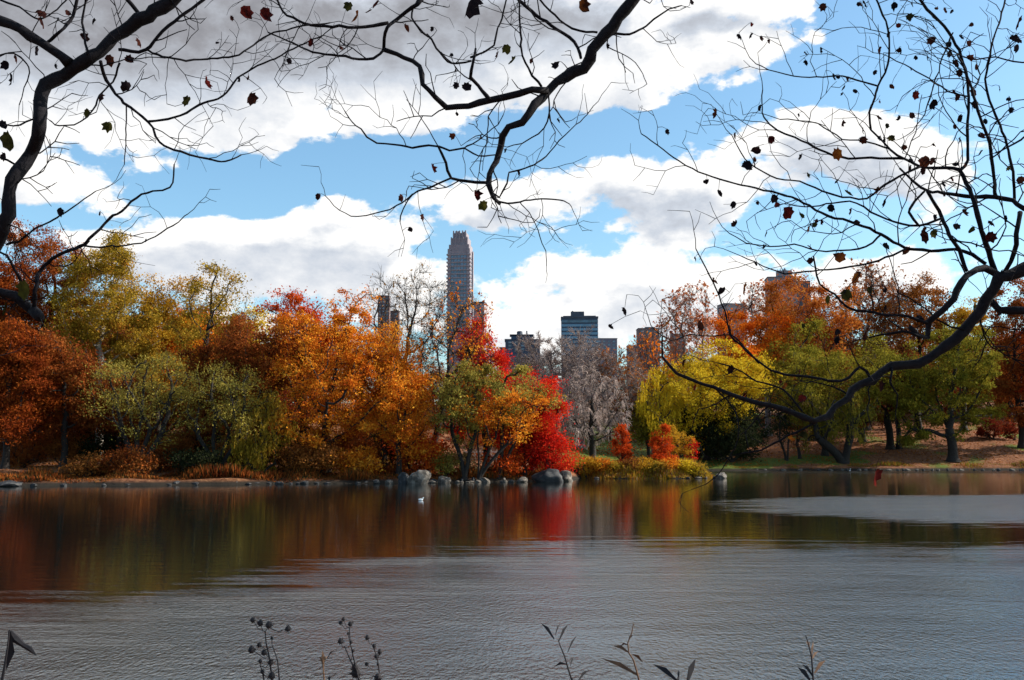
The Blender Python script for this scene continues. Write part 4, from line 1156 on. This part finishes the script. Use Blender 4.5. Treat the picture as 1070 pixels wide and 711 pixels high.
c([(910, 136), (908, 118), (913, 105), (917, 90), (928, 67), (928, 30), (920, 10), (912, -10)], 2.2, 1.8, sprout=1.2)
c([(917, 90), (895, 84), (880, 80), (860, 81), (838, 80), (812, 76), (790, 67)], 1.8, 0.9, sprout=0.8)
c([(962, 174), (940, 185), (918, 198), (905, 208), (880, 206), (860, 200), (835, 190), (812, 186), (790, 176), (775, 160), (765, 142)], 2.4, 1.0, sprout=1.0)
c([(930, 156), (905, 148), (880, 145), (855, 130), (835, 126), (815, 125)], 1.6, 0.9, sprout=0.8)
c([(985, 228), (960, 236), (935, 232), (910, 222), (895, 212), (870, 212), (850, 216), (825, 214)], 2.4, 1.1, sprout=1.0)
c([(960, 236), (950, 222), (958, 208), (966, 200)], 2.4, 2.4, sprout=0.2)
c([(996, 34), (985, 60), (975, 90), (966, 120), (950, 140)], 1.5, 0.9, sprout=1.0)
c([(1012, 101), (990, 95), (965, 78), (945, 68), (930, 60)], 1.6, 1.0, sprout=1.0)
c([(1100, 60), (1068, 66), (1040, 60), (1012, 62), (990, 50)], 1.8, 1.0, sprout=0.9)
c([(1090, 130), (1060, 150), (1040, 160)], 2.0, 1.6, sprout=1.0)
c([(909, 395), (898, 384), (880, 398), (850, 395), (820, 391), (800, 384), (780, 366), (764, 350), (757, 325), (745, 294), (735, 275), (727, 260)], 3.0, 1.0, sprout=0.4)
c([(793, 380), (778, 363), (764, 350)], 1.8, 1.4, sprout=0.2)
c([(764, 350), (745, 352), (722, 350), (700, 356), (680, 340)], 1.2, 0.8, sprout=0.2)
c([(865, 434), (840, 448), (815, 460), (795, 470), (775, 474)], 2.4, 1.4, sprout=0.6)
c([(838, 430), (824, 412), (812, 404), (790, 398), (770, 386), (752, 380)], 2.2, 1.2, sprout=0.5)
c([(932, 384), (930, 400), (938, 412), (936, 430)], 2.4, 1.2, sprout=0.4)
c([(888, 414), (872, 404), (852, 400)], 2.0, 1.0, sprout=0.5)
c([(745, 404), (765, 425), (772, 445), (768, 468), (750, 496), (738, 506)], 1.4, 0.9, sprout=0.15)
c([(1008, 345), (985, 338), (960, 318), (938, 306)], 2.0, 1.2, sprout=0.5)
c([(898, 470), (912, 486), (915, 492)], 0.9, 0.7, sprout=0) if False else None
for a in [(749, 118, 13), (697, 137, 7, 'near_dark'), (790, 158, 15), (780, 173, 14, 'near_dark'), (767, 141, 8), (875, 160, 15, 'near_orange'), (751, 202, 9, 'near_dark'), (769, 234, 10), (767, 213, 9, 'near_dark'),
          (739, 190, 7, 'near_dark'), (824, 222, 17, 'near_red'), (837, 225, 9, 'near_olive'), (846, 239, 10, 'near_orange'), (847, 258, 9, 'near_red'), (848, 272, 8), (878, 269, 13, 'near_orange'), (777, 301, 13, 'near_orange'),
          (756, 305, 12, 'near_dark'), (745, 293, 9), (727, 270, 6, 'near_dark'), (697, 339, 13, 'near_orange'), (730, 339, 13), (653, 324, 9, 'near_dark'), (637, 342, 7, 'near_dark'), (800, 258, 7, 'near_dark'),
          (975, 108, 13, 'near_dark'), (1001, 101, 9), (1012, 61, 10), (1019, 70, 11), (1064, 22, 17), (1059, 40, 11, 'near_dark'), (1063, 50, 10, 'near_dark'), (966, 168, 13), (965, 178, 9), (950, 176, 10), (1020, 108, 12, 'near_dark'),
          (904, 3, 9, 'near_dark'), (934, 5, 10, 'near_dark'), (918, 52, 10), (942, 52, 9, 'near_dark'), (974, 42, 10), (901, 136, 10), (901, 146, 9, 'near_brown'), (1067, 188, 12), (1007, 222, 10), (1035, 232, 9), (1036, 247, 13, 'near_red'),
          (998, 237, 9, 'near_dark'), (966, 246, 16), (949, 262, 12), (885, 202, 12, 'near_olive'), (875, 190, 8, 'near_dark'), (918, 198, 9, 'near_orange'), (925, 212, 10, 'near_dark'), (895, 232, 8), (853, 231, 6), (868, 216, 10, 'near_dark'),
          (835, 120, 5, 'near_dark'), (842, 55, 6, 'near_dark'), (842, 65, 7, 'near_dark'), (882, 92, 8, 'near_dark'), (893, 95, 6, 'near_dark'), (932, 90, 7), (886, 82, 6, 'near_red'), (880, 128, 9), (953, 72, 5, 'near_dark'), (951, 168, 8, 'near_dark'),
          (1000, 66, 10), (1003, 75, 9), (1018, 96, 10), (1020, 255, 9), (1050, 228, 8, 'near_dark'), (920, 106, 5), (1030, 126, 8, 'near_dark'), (1057, 115, 8, 'near_dark'), (1045, 92, 7, 'near_dark'),
          (693, 389, 6, 'near_orange'), (727, 404, 9, 'near_red'), (713, 378, 9, 'near_brown'), (842, 453, 10, 'near_olive'), (826, 458, 10, 'near_orange'), (780, 412, 9, 'near_red'), (821, 404, 10, 'near_orange'), (765, 385, 10, 'near_brown'),
          (920, 402, 12, 'near_brown'), (886, 306, 13, 'near_olive'), (864, 312, 10, 'near_olive'), (893, 290, 13, 'near_orange'), (904, 352, 9, 'near_brown'), (943, 382, 12, 'near_dark'), (960, 332, 9, 'near_dark')]:
    RT.leaf_at(*a)
_cand = []
for q in RT.allpts:
    if q[:, 3].max() < 0.006:
        e = q[-1, :3] + RT.o; f_ = e[1] * CP + (e[2] - EYE) * SP
        u_ = 535 + FPX * e[0] / f_; v_ = 355.5 - FPX * ((e[2] - EYE) * CP - e[1] * SP) / f_
        if 770 < u_ < 1070 and 0 < v_ < 470: _cand.append(q[-1, :3])
RT.rnd.shuffle(_cand)
for e in _cand[:95]:
    RT.one_leaf(e + np.array([0, 0, -0.012]), RT.rnd.uniform(4.5, 10) * 5 / FPX, RT.rnd.choice(['near_dark', 'near_dark', 'near_brown', 'near_brown', 'near_red', 'near_olive']))
# long bough across the top
RT.Y0 = 5.4
hb = [(4.55, 5.4, 7.4, 0.075), (3.4, 5.4, 7.2, 0.06), (2.2, 5.4, 6.75, 0.045)]
RT.chain([(760, -130), (700, -58), (661, 0), (641, 27), (620, 51), (610, 72), (590, 81), (573, 95), (560, 108), (546, 128), (531, 135), (522, 152), (519, 169), (509, 191), (514, 207), (522, 213)], 13, 3.2, thick=True, world_head=hb, sprout=0.9)
RT.chain([(572, 95), (556, 94), (543, 96), (528, 101), (512, 105), (489, 110), (467, 113), (456, 102), (446, 95), (440, 78), (431, 64), (415, 56), (401, 52)], 6.5, 3.6, thick=True, sprout=0.8)
c([(401, 52), (391, 61), (375, 62), (360, 59), (340, 57), (320, 52), (300, 42), (280, 34)], 3.2, 1.4, sprout=1.0)
c([(512, 105), (500, 90), (492, 81), (494, 66), (497, 51)], 4.5, 2.2, sprout=0.5)
c([(401, 52), (402, 40), (404, 29), (415, 20), (424, 13), (436, 4), (448, -6)], 3.4, 4.0, sprout=0.9)
c([(406, 24), (390, 27), (374, 29), (355, 28), (340, 28), (318, 24), (300, 16), (290, 2), (286, -12)], 3.4, 2.0, sprout=1.2)
c([(509, 191), (490, 190), (472, 186), (466, 170), (458, 153), (448, 152), (431, 154), (412, 151), (394, 150), (384, 143), (377, 135), (368, 128), (360, 116)], 3.2, 1.1, sprout=0.7)
c([(472, 186), (450, 196), (431, 203), (421, 218), (418, 232)], 2.0, 1.1, sprout=0.6)
c([(431, 203), (420, 212), (400, 221), (374, 226), (355, 220), (340, 205)], 1.6, 0.8, sprout=0.5)
c([(458, 153), (470, 157), (485, 155), (500, 163), (518, 162)], 2.2, 1.6, sprout=0.5)
c([(485, 155), (498, 148), (508, 140), (520, 130), (526, 120)], 1.5, 0.9, sprout=0.6)
c([(516, 208), (530, 213), (543, 211), (565, 208), (590, 211), (597, 216)], 2.2, 0.9, sprout=0.7)
c([(512, 200), (522, 206), (530, 192), (532, 180), (543, 178), (558, 172), (570, 164), (584, 148), (597, 135), (610, 124), (620, 111)], 2.0, 0.9, sprout=0.6)
c([(543, 211), (556, 228), (564, 246), (570, 262), (571, 278)], 1.0, 0.8, sprout=0.1)
c([(607, 61), (600, 44), (576, 27), (555, 12), (536, -6)], 3.2, 3.2, sprout=0.8)
c([(566, 91), (552, 72), (545, 51), (543, 20), (542, -6)], 2.4, 2.0, sprout=0.8)
c([(624, 34), (606, 32), (590, 25), (575, 12), (560, -6)], 2.2, 1.8, sprout=0.7)
c([(641, 35), (652, 36), (664, 34), (675, 27), (684, 20), (700, 10), (712, 6)], 2.6, 1.2, sprout=0.9)
c([(446, 36), (456, 50), (468, 64), (480, 66), (492, 64)], 2.2, 2.0, sprout=0.7)
c([(492, 60), (505, 55), (516, 47), (519, 34), (526, 14), (530, -4)], 2.2, 1.6, sprout=0.8)
c([(448, 39), (436, 28), (430, 14), (440, -6)], 2.0, 1.8, sprout=0.8)
c([(573, 95), (574, 118), (568, 134), (556, 144), (545, 150), (530, 154)], 1.6, 1.0, sprout=0.6)
c([(636, 36), (634, 48), (650, 56), (664, 66), (672, 78), (676, 88)], 1.2, 0.8, sprout=0.6)
for a in [(364, 5, 13, 'near_olive'), (374, 16, 14, 'near_orange'), (392, 3, 13, 'near_red'), (493, 3, 28, 'near_dark'), (609, 5, 15, 'near_orange'), (423, 29, 11), (357, 49, 8), (452, 30, 6, 'near_dark'), (529, 50, 11, 'near_olive'),
          (520, 57, 9), (537, 63, 13, 'near_olive'), (555, 63, 7), (581, 68, 10, 'near_dark'), (471, 57, 7, 'near_dark'), (477, 73, 6, 'near_dark'), (477, 89, 8, 'near_dark'), (487, 91, 11, 'near_dark'), (477, 119, 5, 'near_dark'),
          (474, 142, 8), (583, 126, 6, 'near_dark'), (452, 175, 12, 'near_red'), (497, 203, 12, 'near_red'), (505, 214, 11, 'near_olive'), (420, 206, 9), (443, 227, 8), (429, 239, 6, 'near_dark'), (333, 205, 8), (529, 157, 6, 'near_dark'),
          (634, 48, 7, 'near_dark'), (543, 180, 8, 'near_dark'), (502, 143, 6, 'near_dark'), (386, 12, 9, 'near_brown'), (722, 2, 8, 'near_dark')]:
    RT.leaf_at(*a)
RT.finish()

# single leaf dangling low over the far shore
fl = NearTree(empty('falling_leaf', tuple(P(915, 497, 4.6)), 'dark red lobed leaf drifting down in front of the right shoreline', 'leaf'), 3, 4.6)
fl.one_leaf(np.zeros(3), 20 * 4.6 / FPX, 'near_red')
o = fl.leaf['near_red'].build('blade', NLM['near_red'], fl.root, smooth=True)
m = MB(); m.tube([(0, 0, 0.02), (0.006, 0, 0.05), (0.018, 0, 0.075)], [0.0014, 0.0012, 0.001], 5); m.build('stalk', TWIG_NEAR, fl.root)

# ------------------------------------------------------------------ plants on the near bank
DRY = rough_mat('dry_stem', (0.006, 0.006, 0.009), (0.02, 0.016, 0.018), 20, 0.8)
DRYTAN = rough_mat('dry_tan', (0.07, 0.035, 0.02), (0.16, 0.085, 0.045), 20, 0.8)
def bank_root(name, label, px, Y, cat, group=None):
    x = (px - 535) / FPX * Y
    return empty(name, (x, Y, Hs(x, Y) - 0.05), label, cat, group)
def seed_stalk(label, px, Y, stems, seed):
    rnd = random.Random(seed); root = bank_root('seed_head_stalk', label, px, Y, 'plant'); o = np.array(root.location)
    st = MB(); 
    for (heads, path) in stems:
        pts = [np.array([(rnd.uniform(-.01, .01)), 0, 0])] + [P(a, b, Y + 0.02) - o for a, b in path]
        st.tube(pts, np.linspace(0.004, 0.0014, len(pts)), 5)
        for (hx, hy, hs) in heads:
            hp = P(hx, hy, Y + rnd.uniform(-.04, .04)) - o
            k = min(pts[1:], key=lambda q: np.linalg.norm(q - hp) + (10 if q[2] > hp[2] - 0.002 else 0))
            mid = (k + hp) / 2 + np.array([0, 0, -0.012])
            st.tube([k, mid, hp], [0.0015, 0.0012, 0.0012], 5)
            hb_ = MB(); r_ = hs * Y / FPX / 2
            prof = [(-1.0, 0.3), (-0.6, 0.9), (0, 1.0), (0.5, 0.8), (1.0, 0.35)]
            hb_.tube([hp + np.array([0.15 * r_ * a, 0, r_ * a]) for a, b in prof], [r_ * b for a, b in prof], 9)
            for q in range(14):
                d = np.array([rnd.gauss(0, 1), rnd.gauss(0, 1), rnd.gauss(0, 1)]); d /= np.linalg.norm(d)
                hb_.tube([hp + d * r_ * 0.7, hp + d * r_ * 1.55], [r_ * 0.16, r_ * 0.04], 3)
            hb_.build('seed_head', DRY, root)
    st.build('stem', DRY, root)
seed_stalk('cluster of dark round seed heads on thin stalks, left of the two at the bottom', 282, 3.4, [
    ([(264, 648, 5), (272, 651, 6), (281, 653, 7), (301, 657, 6)], [(284, 711), (282, 690), (278, 672), (277, 660), (281, 656)]),
    ([(284, 667, 3), (271, 674, 5), (263, 679, 7), (276, 682, 6)], [(292, 711), (290, 690), (285, 676)]),
    ([(272, 691, 4), (283, 692, 6), (274, 702, 4), (284, 706, 7)], [(276, 715), (275, 704), (272, 696)])], 1)
seed_stalk('tall stalk of dark seed heads, right of the two at the bottom', 372, 3.5, [
    ([(359, 647, 4), (356, 651, 4), (366, 652, 5), (364, 662, 3)], [(375, 712), (370, 690), (366, 672), (365, 656)]),
    ([(356, 670, 6), (369, 680, 3), (367, 671, 3)], [(376, 712), (366, 690), (360, 676)]),
    ([(372, 703, 10), (371, 697, 7)], [(376, 712), (373, 706)])], 2)
seed_stalk('short curved stalk of dark seed heads beside the tall one', 396, 3.5, [
    ([(384, 666, 5), (391, 675, 4), (397, 681, 5), (393, 686, 4), (383, 694, 4), (395, 708, 8), (395, 694, 3)], [(397, 714), (396, 700), (394, 686), (388, 672)])], 3)
def blade(mb, p0, p1, w, bend=(0, 0, 0)):
    p0 = np.array(p0); p1 = np.array(p1); mid = (p0 + p1) / 2 + np.array(bend)
    t = p1 - p0; s_ = np.cross(t, [0, 1, 0]); s_ /= np.linalg.norm(s_) + 1e-9
    s2 = np.array([0, 0.4, 0]) * w
    vs = [p0 - s_ * w * .35, p0 + s_ * w * .35, mid + s_ * w, mid - s_ * w + s2, p1]
    mb.add(vs, [(0, 1, 2, 3), (3, 2, 4)])
def reed(label, px, Y, stem_path, blades, mat=DRY, matb=None, seed=1, nm='reed'):
    root = bank_root(nm, label, px, Y, 'plant'); o = np.array(root.location)
    pts = [np.zeros(3)] + [P(a, b, Y) - o for a, b in stem_path]
    m = MB(); m.tube(pts, np.linspace(0.0042, 0.0016, len(pts)), 6); m.build('stem', mat, root)
    for (a, b, c_, d, w, tan) in blades:
        mb = MB(); blade(mb, P(a, b, Y) - o, P(c_, d, Y + 0.03) - o, w * Y / FPX, (0, 0, 0.008)); mb.build('leaf', DRYTAN if tan else DRY, root)
reed('thin reed with short pointed leaves left of centre at the bottom', 598, 3.6, [(598, 712), (594, 700), (590, 686), (585, 674), (583, 668)],
     [(579, 668, 565, 651, 1.6, 0), (584, 670, 594, 652, 1.4, 0), (593, 682, 603, 664, 1.0, 0), (592, 694, 579, 697, 1.2, 0), (596, 696, 600, 686, 1.0, 0), (604, 712, 616, 700, 1.4, 0), (580, 664, 586, 651, 0.8, 0)])
reed('tan reed with two long drooping leaves at the bottom', 668, 3.6, [(668, 712), (666, 704), (662, 690), (657, 682), (656, 672), (660, 662), (662, 652)],
     [(657, 682, 640, 675, 1.8, 1), (667, 706, 628, 688, 2.2, 1), (661, 684, 672, 693, 1.6, 1), (656, 674, 648, 676, 1.0, 1), (661, 664, 656, 672, 1.0, 0)], DRYTAN)
reed('dark reed with one upright and one slanting blade near the bottom centre', 712, 3.55, [(710, 714), (708, 708)],
     [(708, 712, 682, 694, 2.6, 0), (718, 714, 727, 688, 3.2, 0), (709, 712, 709, 700, 1.2, 0)])
reed('small leafy reed at the bottom right', 850, 3.6, [(850, 714), (849, 700), (848, 686), (845, 674), (842, 664)],
     [(848, 690, 855, 681, 1.4, 1), (846, 678, 843, 670, 1.6, 1), (851, 704, 863, 690, 2.2, 1), (847, 712, 833, 697, 2.4, 0), (850, 708, 838, 694, 1.6, 0), (848, 688, 850, 670, 1.2, 1)])
reed('single tan grass spike between the two seed head clusters', 338, 3.5, [(339, 714), (338, 700), (337, 684)],
     [(338, 700, 337, 679, 1.8, 1), (338, 694, 342, 686, 1.0, 1), (337, 694, 333, 687, 1.0, 1), (344, 714, 344, 706, 1.4, 0), (349, 680, 341, 690, 0.6, 0)], DRYTAN, nm='grass_spike')
# curled dead leaf stalk in the bottom left corner
root = bank_root('withered_plant', 'withered black plant with one bent drooping leaf in the bottom left corner', 5, 3.4, 'plant'); o_ = np.array(root.location)
m = MB(); m.tube([np.zeros(3)] + [P(a, b, 3.4) - o_ for a, b in ((2, 712), (5, 695), (8, 676), (10, 658))], [0.006, 0.005, 0.004, 0.003, 0.002], 7); m.build('stem', DRY, root)
m = MB(); blade(m, P(10, 660, 3.4) - o_, P(6, 702, 3.42) - o_, 4.2 * 3.4 / FPX, (0.01, 0, 0)); m.build('leaf', DRY, root)
m = MB(); m.tube([P(a, b, 3.42) - o_ for a, b in ((11, 660), (17, 668), (24, 674), (31, 678), (38, 685))], [0.006, 0.014, 0.008, 0.009, 0.001], 6); m.build('leaf', DRY, root)

# ------------------------------------------------------------------ world: sky with clouds
SUN_AZ, SUN_EL = 84.0, 33.0      # azimuth clockwise from the view direction (+Y)
world = bpy.data.worlds.new('World'); scene.world = world; world.use_nodes = True
nt = world.node_tree; N = nt.nodes; L = nt.links; N.clear()
sky = N.new('ShaderNodeTexSky'); sky.sky_type = 'NISHITA'; sky.sun_disc = False
sky.sun_elevation = R(SUN_EL); sky.sun_rotation = R(SUN_AZ); sky.air_density = 1.0; sky.dust_density = 1.3; sky.ozone_density = 1.3
SKYS = 0.118
tc = N.new('ShaderNodeTexCoord')
sep = N.new('ShaderNodeSeparateXYZ'); L.new(tc.outputs['Generated'], sep.inputs[0])
def op(o, a, b=None, c=None, clamp=False):
    q = N.new('ShaderNodeMath'); q.operation = o; q.use_clamp = clamp
    for i, s in enumerate((a, b, c)):
        if s is None: continue
        if isinstance(s, (int, float)): q.inputs[i].default_value = s
        else: L.new(s, q.inputs[i])
    return q.outputs[0]
def mr(out, a, b, c, d, smooth=True):
    q = N.new('ShaderNodeMapRange'); q.interpolation_type = 'SMOOTHSTEP' if smooth else 'LINEAR'
    q.inputs[1].default_value = a; q.inputs[2].default_value = b; q.inputs[3].default_value = c; q.inputs[4].default_value = d
    L.new(out, q.inputs[0]); return q.outputs[0]
AZ = op('ARCTAN2', sep.outputs[0], sep.outputs[1]); EL = op('ARCSINE', sep.outputs[2])
comb = N.new('ShaderNodeCombineXYZ'); L.new(AZ, comb.inputs[0]); L.new(EL, comb.inputs[1])
def noise(vec, scale, det, rough, stretch=(1, 1, 1), off=(0, 0, 0), dist=0.0):
    mp = N.new('ShaderNodeMapping'); mp.inputs['Scale'].default_value = stretch; mp.inputs['Location'].default_value = off
    L.new(vec, mp.inputs[0])
    q = N.new('ShaderNodeTexNoise'); q.inputs['Scale'].default_value = scale; q.inputs['Detail'].default_value = det
    q.inputs['Roughness'].default_value = rough; q.inputs['Distortion'].default_value = dist
    L.new(mp.outputs[0], q.inputs['Vector']); return q.outputs['Fac']
def vm(o, a, b):
    q = N.new('ShaderNodeVectorMath'); q.operation = o
    for i, s in enumerate((a, b)):
        if isinstance(s, tuple): q.inputs[i].default_value = s
        else: L.new(s, q.inputs[i])
    return q.outputs['Value'] if o == 'DOT_PRODUCT' else q.outputs[0]
def blob(vec, px, py, rx, ry, w):
    a, e = azel(px, py)
    d = vm('MULTIPLY', vm('SUBTRACT', vec, (a, e, 0)), (FPX / rx, FPX / ry, 0))
    return op('MULTIPLY', op('POWER', 0.36788, vm('DOT_PRODUCT', d, d)), w)
CLOUDS = [(40, 10, 230, 90, 1.0), (260, 40, 230, 80, 1.0), (480, 30, 190, 70, 0.9), (660, 40, 120, 55, 0.85), (770, 48, 60, 16, 0.5), (770, -4, 70, 14, 0.5),
          (120, 125, 140, 42, 0.75), (390, 122, 90, 20, 0.5), (60, 190, 80, 20, 0.6), (590, 85, 70, 24, 0.45),
          (200, 262, 150, 36, 0.9), (330, 270, 130, 40, 0.8), (400, 250, 60, 20, 0.3), (520, 212, 110, 30, 0.7), (660, 186, 90, 26, 0.75), (740, 215, 80, 28, 0.6),
          (620, 275, 80, 30, 0.5), (600, 340, 240, 44, 0.8), (760, 300, 120, 30, 0.7), (880, 165, 110, 36, 0.85), (860, 128, 60, 18, 0.5), (960, 195, 60, 22, 0.4),
          (980, 280, 90, 26, 0.6), (850, 36, 13, 9, 0.55), (680, 104, 26, 7, 0.45), (1030, 18, 20, 8, 0.3), (350, 210, 40, 12, 0.35),
          (240, 200, 110, 18, -0.6), (390, 178, 100, 20, -0.6), (60, 226, 60, 9, -0.5), (340, 108, 60, 12, -0.5), (520, 128, 60, 16, -0.4), (180, 158, 60, 10, -0.35), (690, 118, 60, 14, -0.3), (450, 265, 50, 14, -0.35), (620, 140, 90, 24, -0.3), (960, 90, 120, 50, -0.3), (560, 262, 30, 12, -0.25)]
def field(vec):
    s = None
    for b_ in CLOUDS:
        q = blob(vec, *b_)
        s = q if s is None else op('ADD', s, q)
    # unseen cloud outside the view comes in below, its cover shaped for the light
    return s
warp = N.new('ShaderNodeTexNoise'); warp.inputs['Scale'].default_value = 9.0; warp.inputs['Detail'].default_value = 3
L.new(comb.outputs[0], warp.inputs['Vector'])
wv = vm('MULTIPLY', vm('SUBTRACT', warp.outputs['Color'], (0.5, 0.5, 0.5)), (0.06, 0.03, 0))
pv = vm('ADD', comb.outputs[0], wv)
F = field(pv)
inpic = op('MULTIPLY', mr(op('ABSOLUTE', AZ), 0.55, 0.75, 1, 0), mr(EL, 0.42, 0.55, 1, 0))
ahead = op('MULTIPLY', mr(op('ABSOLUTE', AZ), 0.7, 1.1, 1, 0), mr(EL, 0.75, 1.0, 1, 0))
elsewhere = op('MULTIPLY', op('SUBTRACT', 1.0, inpic), op('ADD', 0.12, op('MULTIPLY', op('MULTIPLY', ahead, mr(AZ, 0.0, 0.5, 0.75, 0.3)), 1.0)))  # unseen cloud cover: thin to lower the fill, thicker ahead to brighten the water
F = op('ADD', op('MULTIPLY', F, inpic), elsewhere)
fb = noise(comb.outputs[0], 11.0, 9, 0.6, (0.75, 1.5, 1))
billow = noise(comb.outputs[0], 34.0, 7, 0.62, (0.85, 1.25, 1))
def density(F_, off):
    a = noise(comb.outputs[0], 11.0, 8, 0.58, (0.8, 1.4, 1), off)
    return op('ADD', F_, op('MULTIPLY', op('SUBTRACT', a, 0.5), 2.3))
F2 = op('ADD', op('MULTIPLY', field(vm('ADD', pv, (0.012, 0.022, 0))), inpic), elsewhere)
dens = op('ADD', density(F, (0, 0, 0)), op('MULTIPLY', op('SUBTRACT', billow, 0.5), 0.7))
above = density(F2, (0.012 * 0.8, 0.022 * 1.4, 0))
alpha = mr(dens, 0.30, 0.50, 0, 1)
thick = mr(above, 0.30, 1.0, 0, 1)
darkz = op('MINIMUM', op('ADD', op('ADD', blob(comb.outputs[0], 40, -20, 300, 95, 1.1), blob(comb.outputs[0], 330, -40, 300, 85, 0.9)), blob(comb.outputs[0], 600, -60, 200, 80, 0.9)), 1.0)
elev_dark = mr(EL, 0.9, 1.3, 0, 0.2)
t = op('SUBTRACT', 0.97, op('MULTIPLY', thick, 0.42))
t = op('ADD', t, op('MULTIPLY', op('SUBTRACT', billow, 0.5), 0.5))
lowbright = mr(EL, 0.10, 0.26, 0.18, 0)
t = op('ADD', t, lowbright)
t = op('SUBTRACT', t, op('MULTIPLY', darkz, 0.24))
for b_ in ((110, 140, 190, 38, 0.42), (390, 116, 130, 26, 0.40), (640, 78, 150, 34, 0.34), (60, 190, 110, 24, 0.2)):
    t = op('ADD', t, blob(comb.outputs[0], *b_))
t = op('ADD', op('SUBTRACT', t, elev_dark), mr(EL, 0.40, 0.55, 0, 0.5))  # clouds above the view whitened to lift the water reflection
crp = ramp(N, [(0.0, (0.15, 0.15, 0.17)), (0.3, (0.33, 0.335, 0.365)), (0.58, (0.60, 0.65, 0.73)), (0.85, (0.98, 0.98, 0.98)), (1.0, (1.08, 1.06, 1.03))])
L.new(t, crp.inputs[0])
cb = N.new('ShaderNodeMixRGB'); cb.blend_type = 'MIX'
skys = N.new('ShaderNodeVectorMath'); skys.operation = 'MULTIPLY'; L.new(sky.outputs[0], skys.inputs[0]); skys.inputs[1].default_value = (0.80, 1.04, 1.08)
cl = N.new('ShaderNodeVectorMath'); cl.operation = 'SCALE'; L.new(crp.outputs[0], cl.inputs[0]); L.new(op('MULTIPLY', mr(EL, 0.42, 0.62, 0.63, 1.5), 1.0 / SKYS), cl.inputs[3])  # cloud radiance raised above the view, added light for the water to reflect
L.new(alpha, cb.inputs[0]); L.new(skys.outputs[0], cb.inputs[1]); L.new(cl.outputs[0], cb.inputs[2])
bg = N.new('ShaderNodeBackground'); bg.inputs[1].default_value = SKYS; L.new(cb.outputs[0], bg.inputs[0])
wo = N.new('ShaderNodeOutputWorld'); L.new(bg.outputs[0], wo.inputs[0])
try:
    world.cycles.sampling_method = 'MANUAL'; world.cycles.sample_map_resolution = 512
except Exception: pass

sd = bpy.data.lights.new('sun', 'SUN'); sd.energy = 5.0; sd.angle = R(0.5); sd.color = (1.0, 0.93, 0.82)
so = bpy.data.objects.new('sun', sd); COL.objects.link(so)
az, el = R(SUN_AZ), R(SUN_EL)
dirs = Vector((math.sin(az) * math.cos(el), math.cos(az) * math.cos(el), math.sin(el)))
so.rotation_euler = dirs.to_track_quat('Z', 'Y').to_euler()
so.location = (60, 30, 60)

scene.view_settings.view_transform = 'Standard'
scene.view_settings.look = 'None'
scene.view_settings.exposure = 0.75
scene.view_settings.gamma = 1.0
scene.view_settings.use_curve_mapping = False
scene.render.engine = 'CYCLES'
scene.cycles.max_bounces = 6; scene.cycles.diffuse_bounces = 3; scene.cycles.glossy_bounces = 3; scene.cycles.transmission_bounces = 4
scene.cycles.use_denoising = True
scene.render.resolution_x = 1024; scene.render.resolution_y = 680
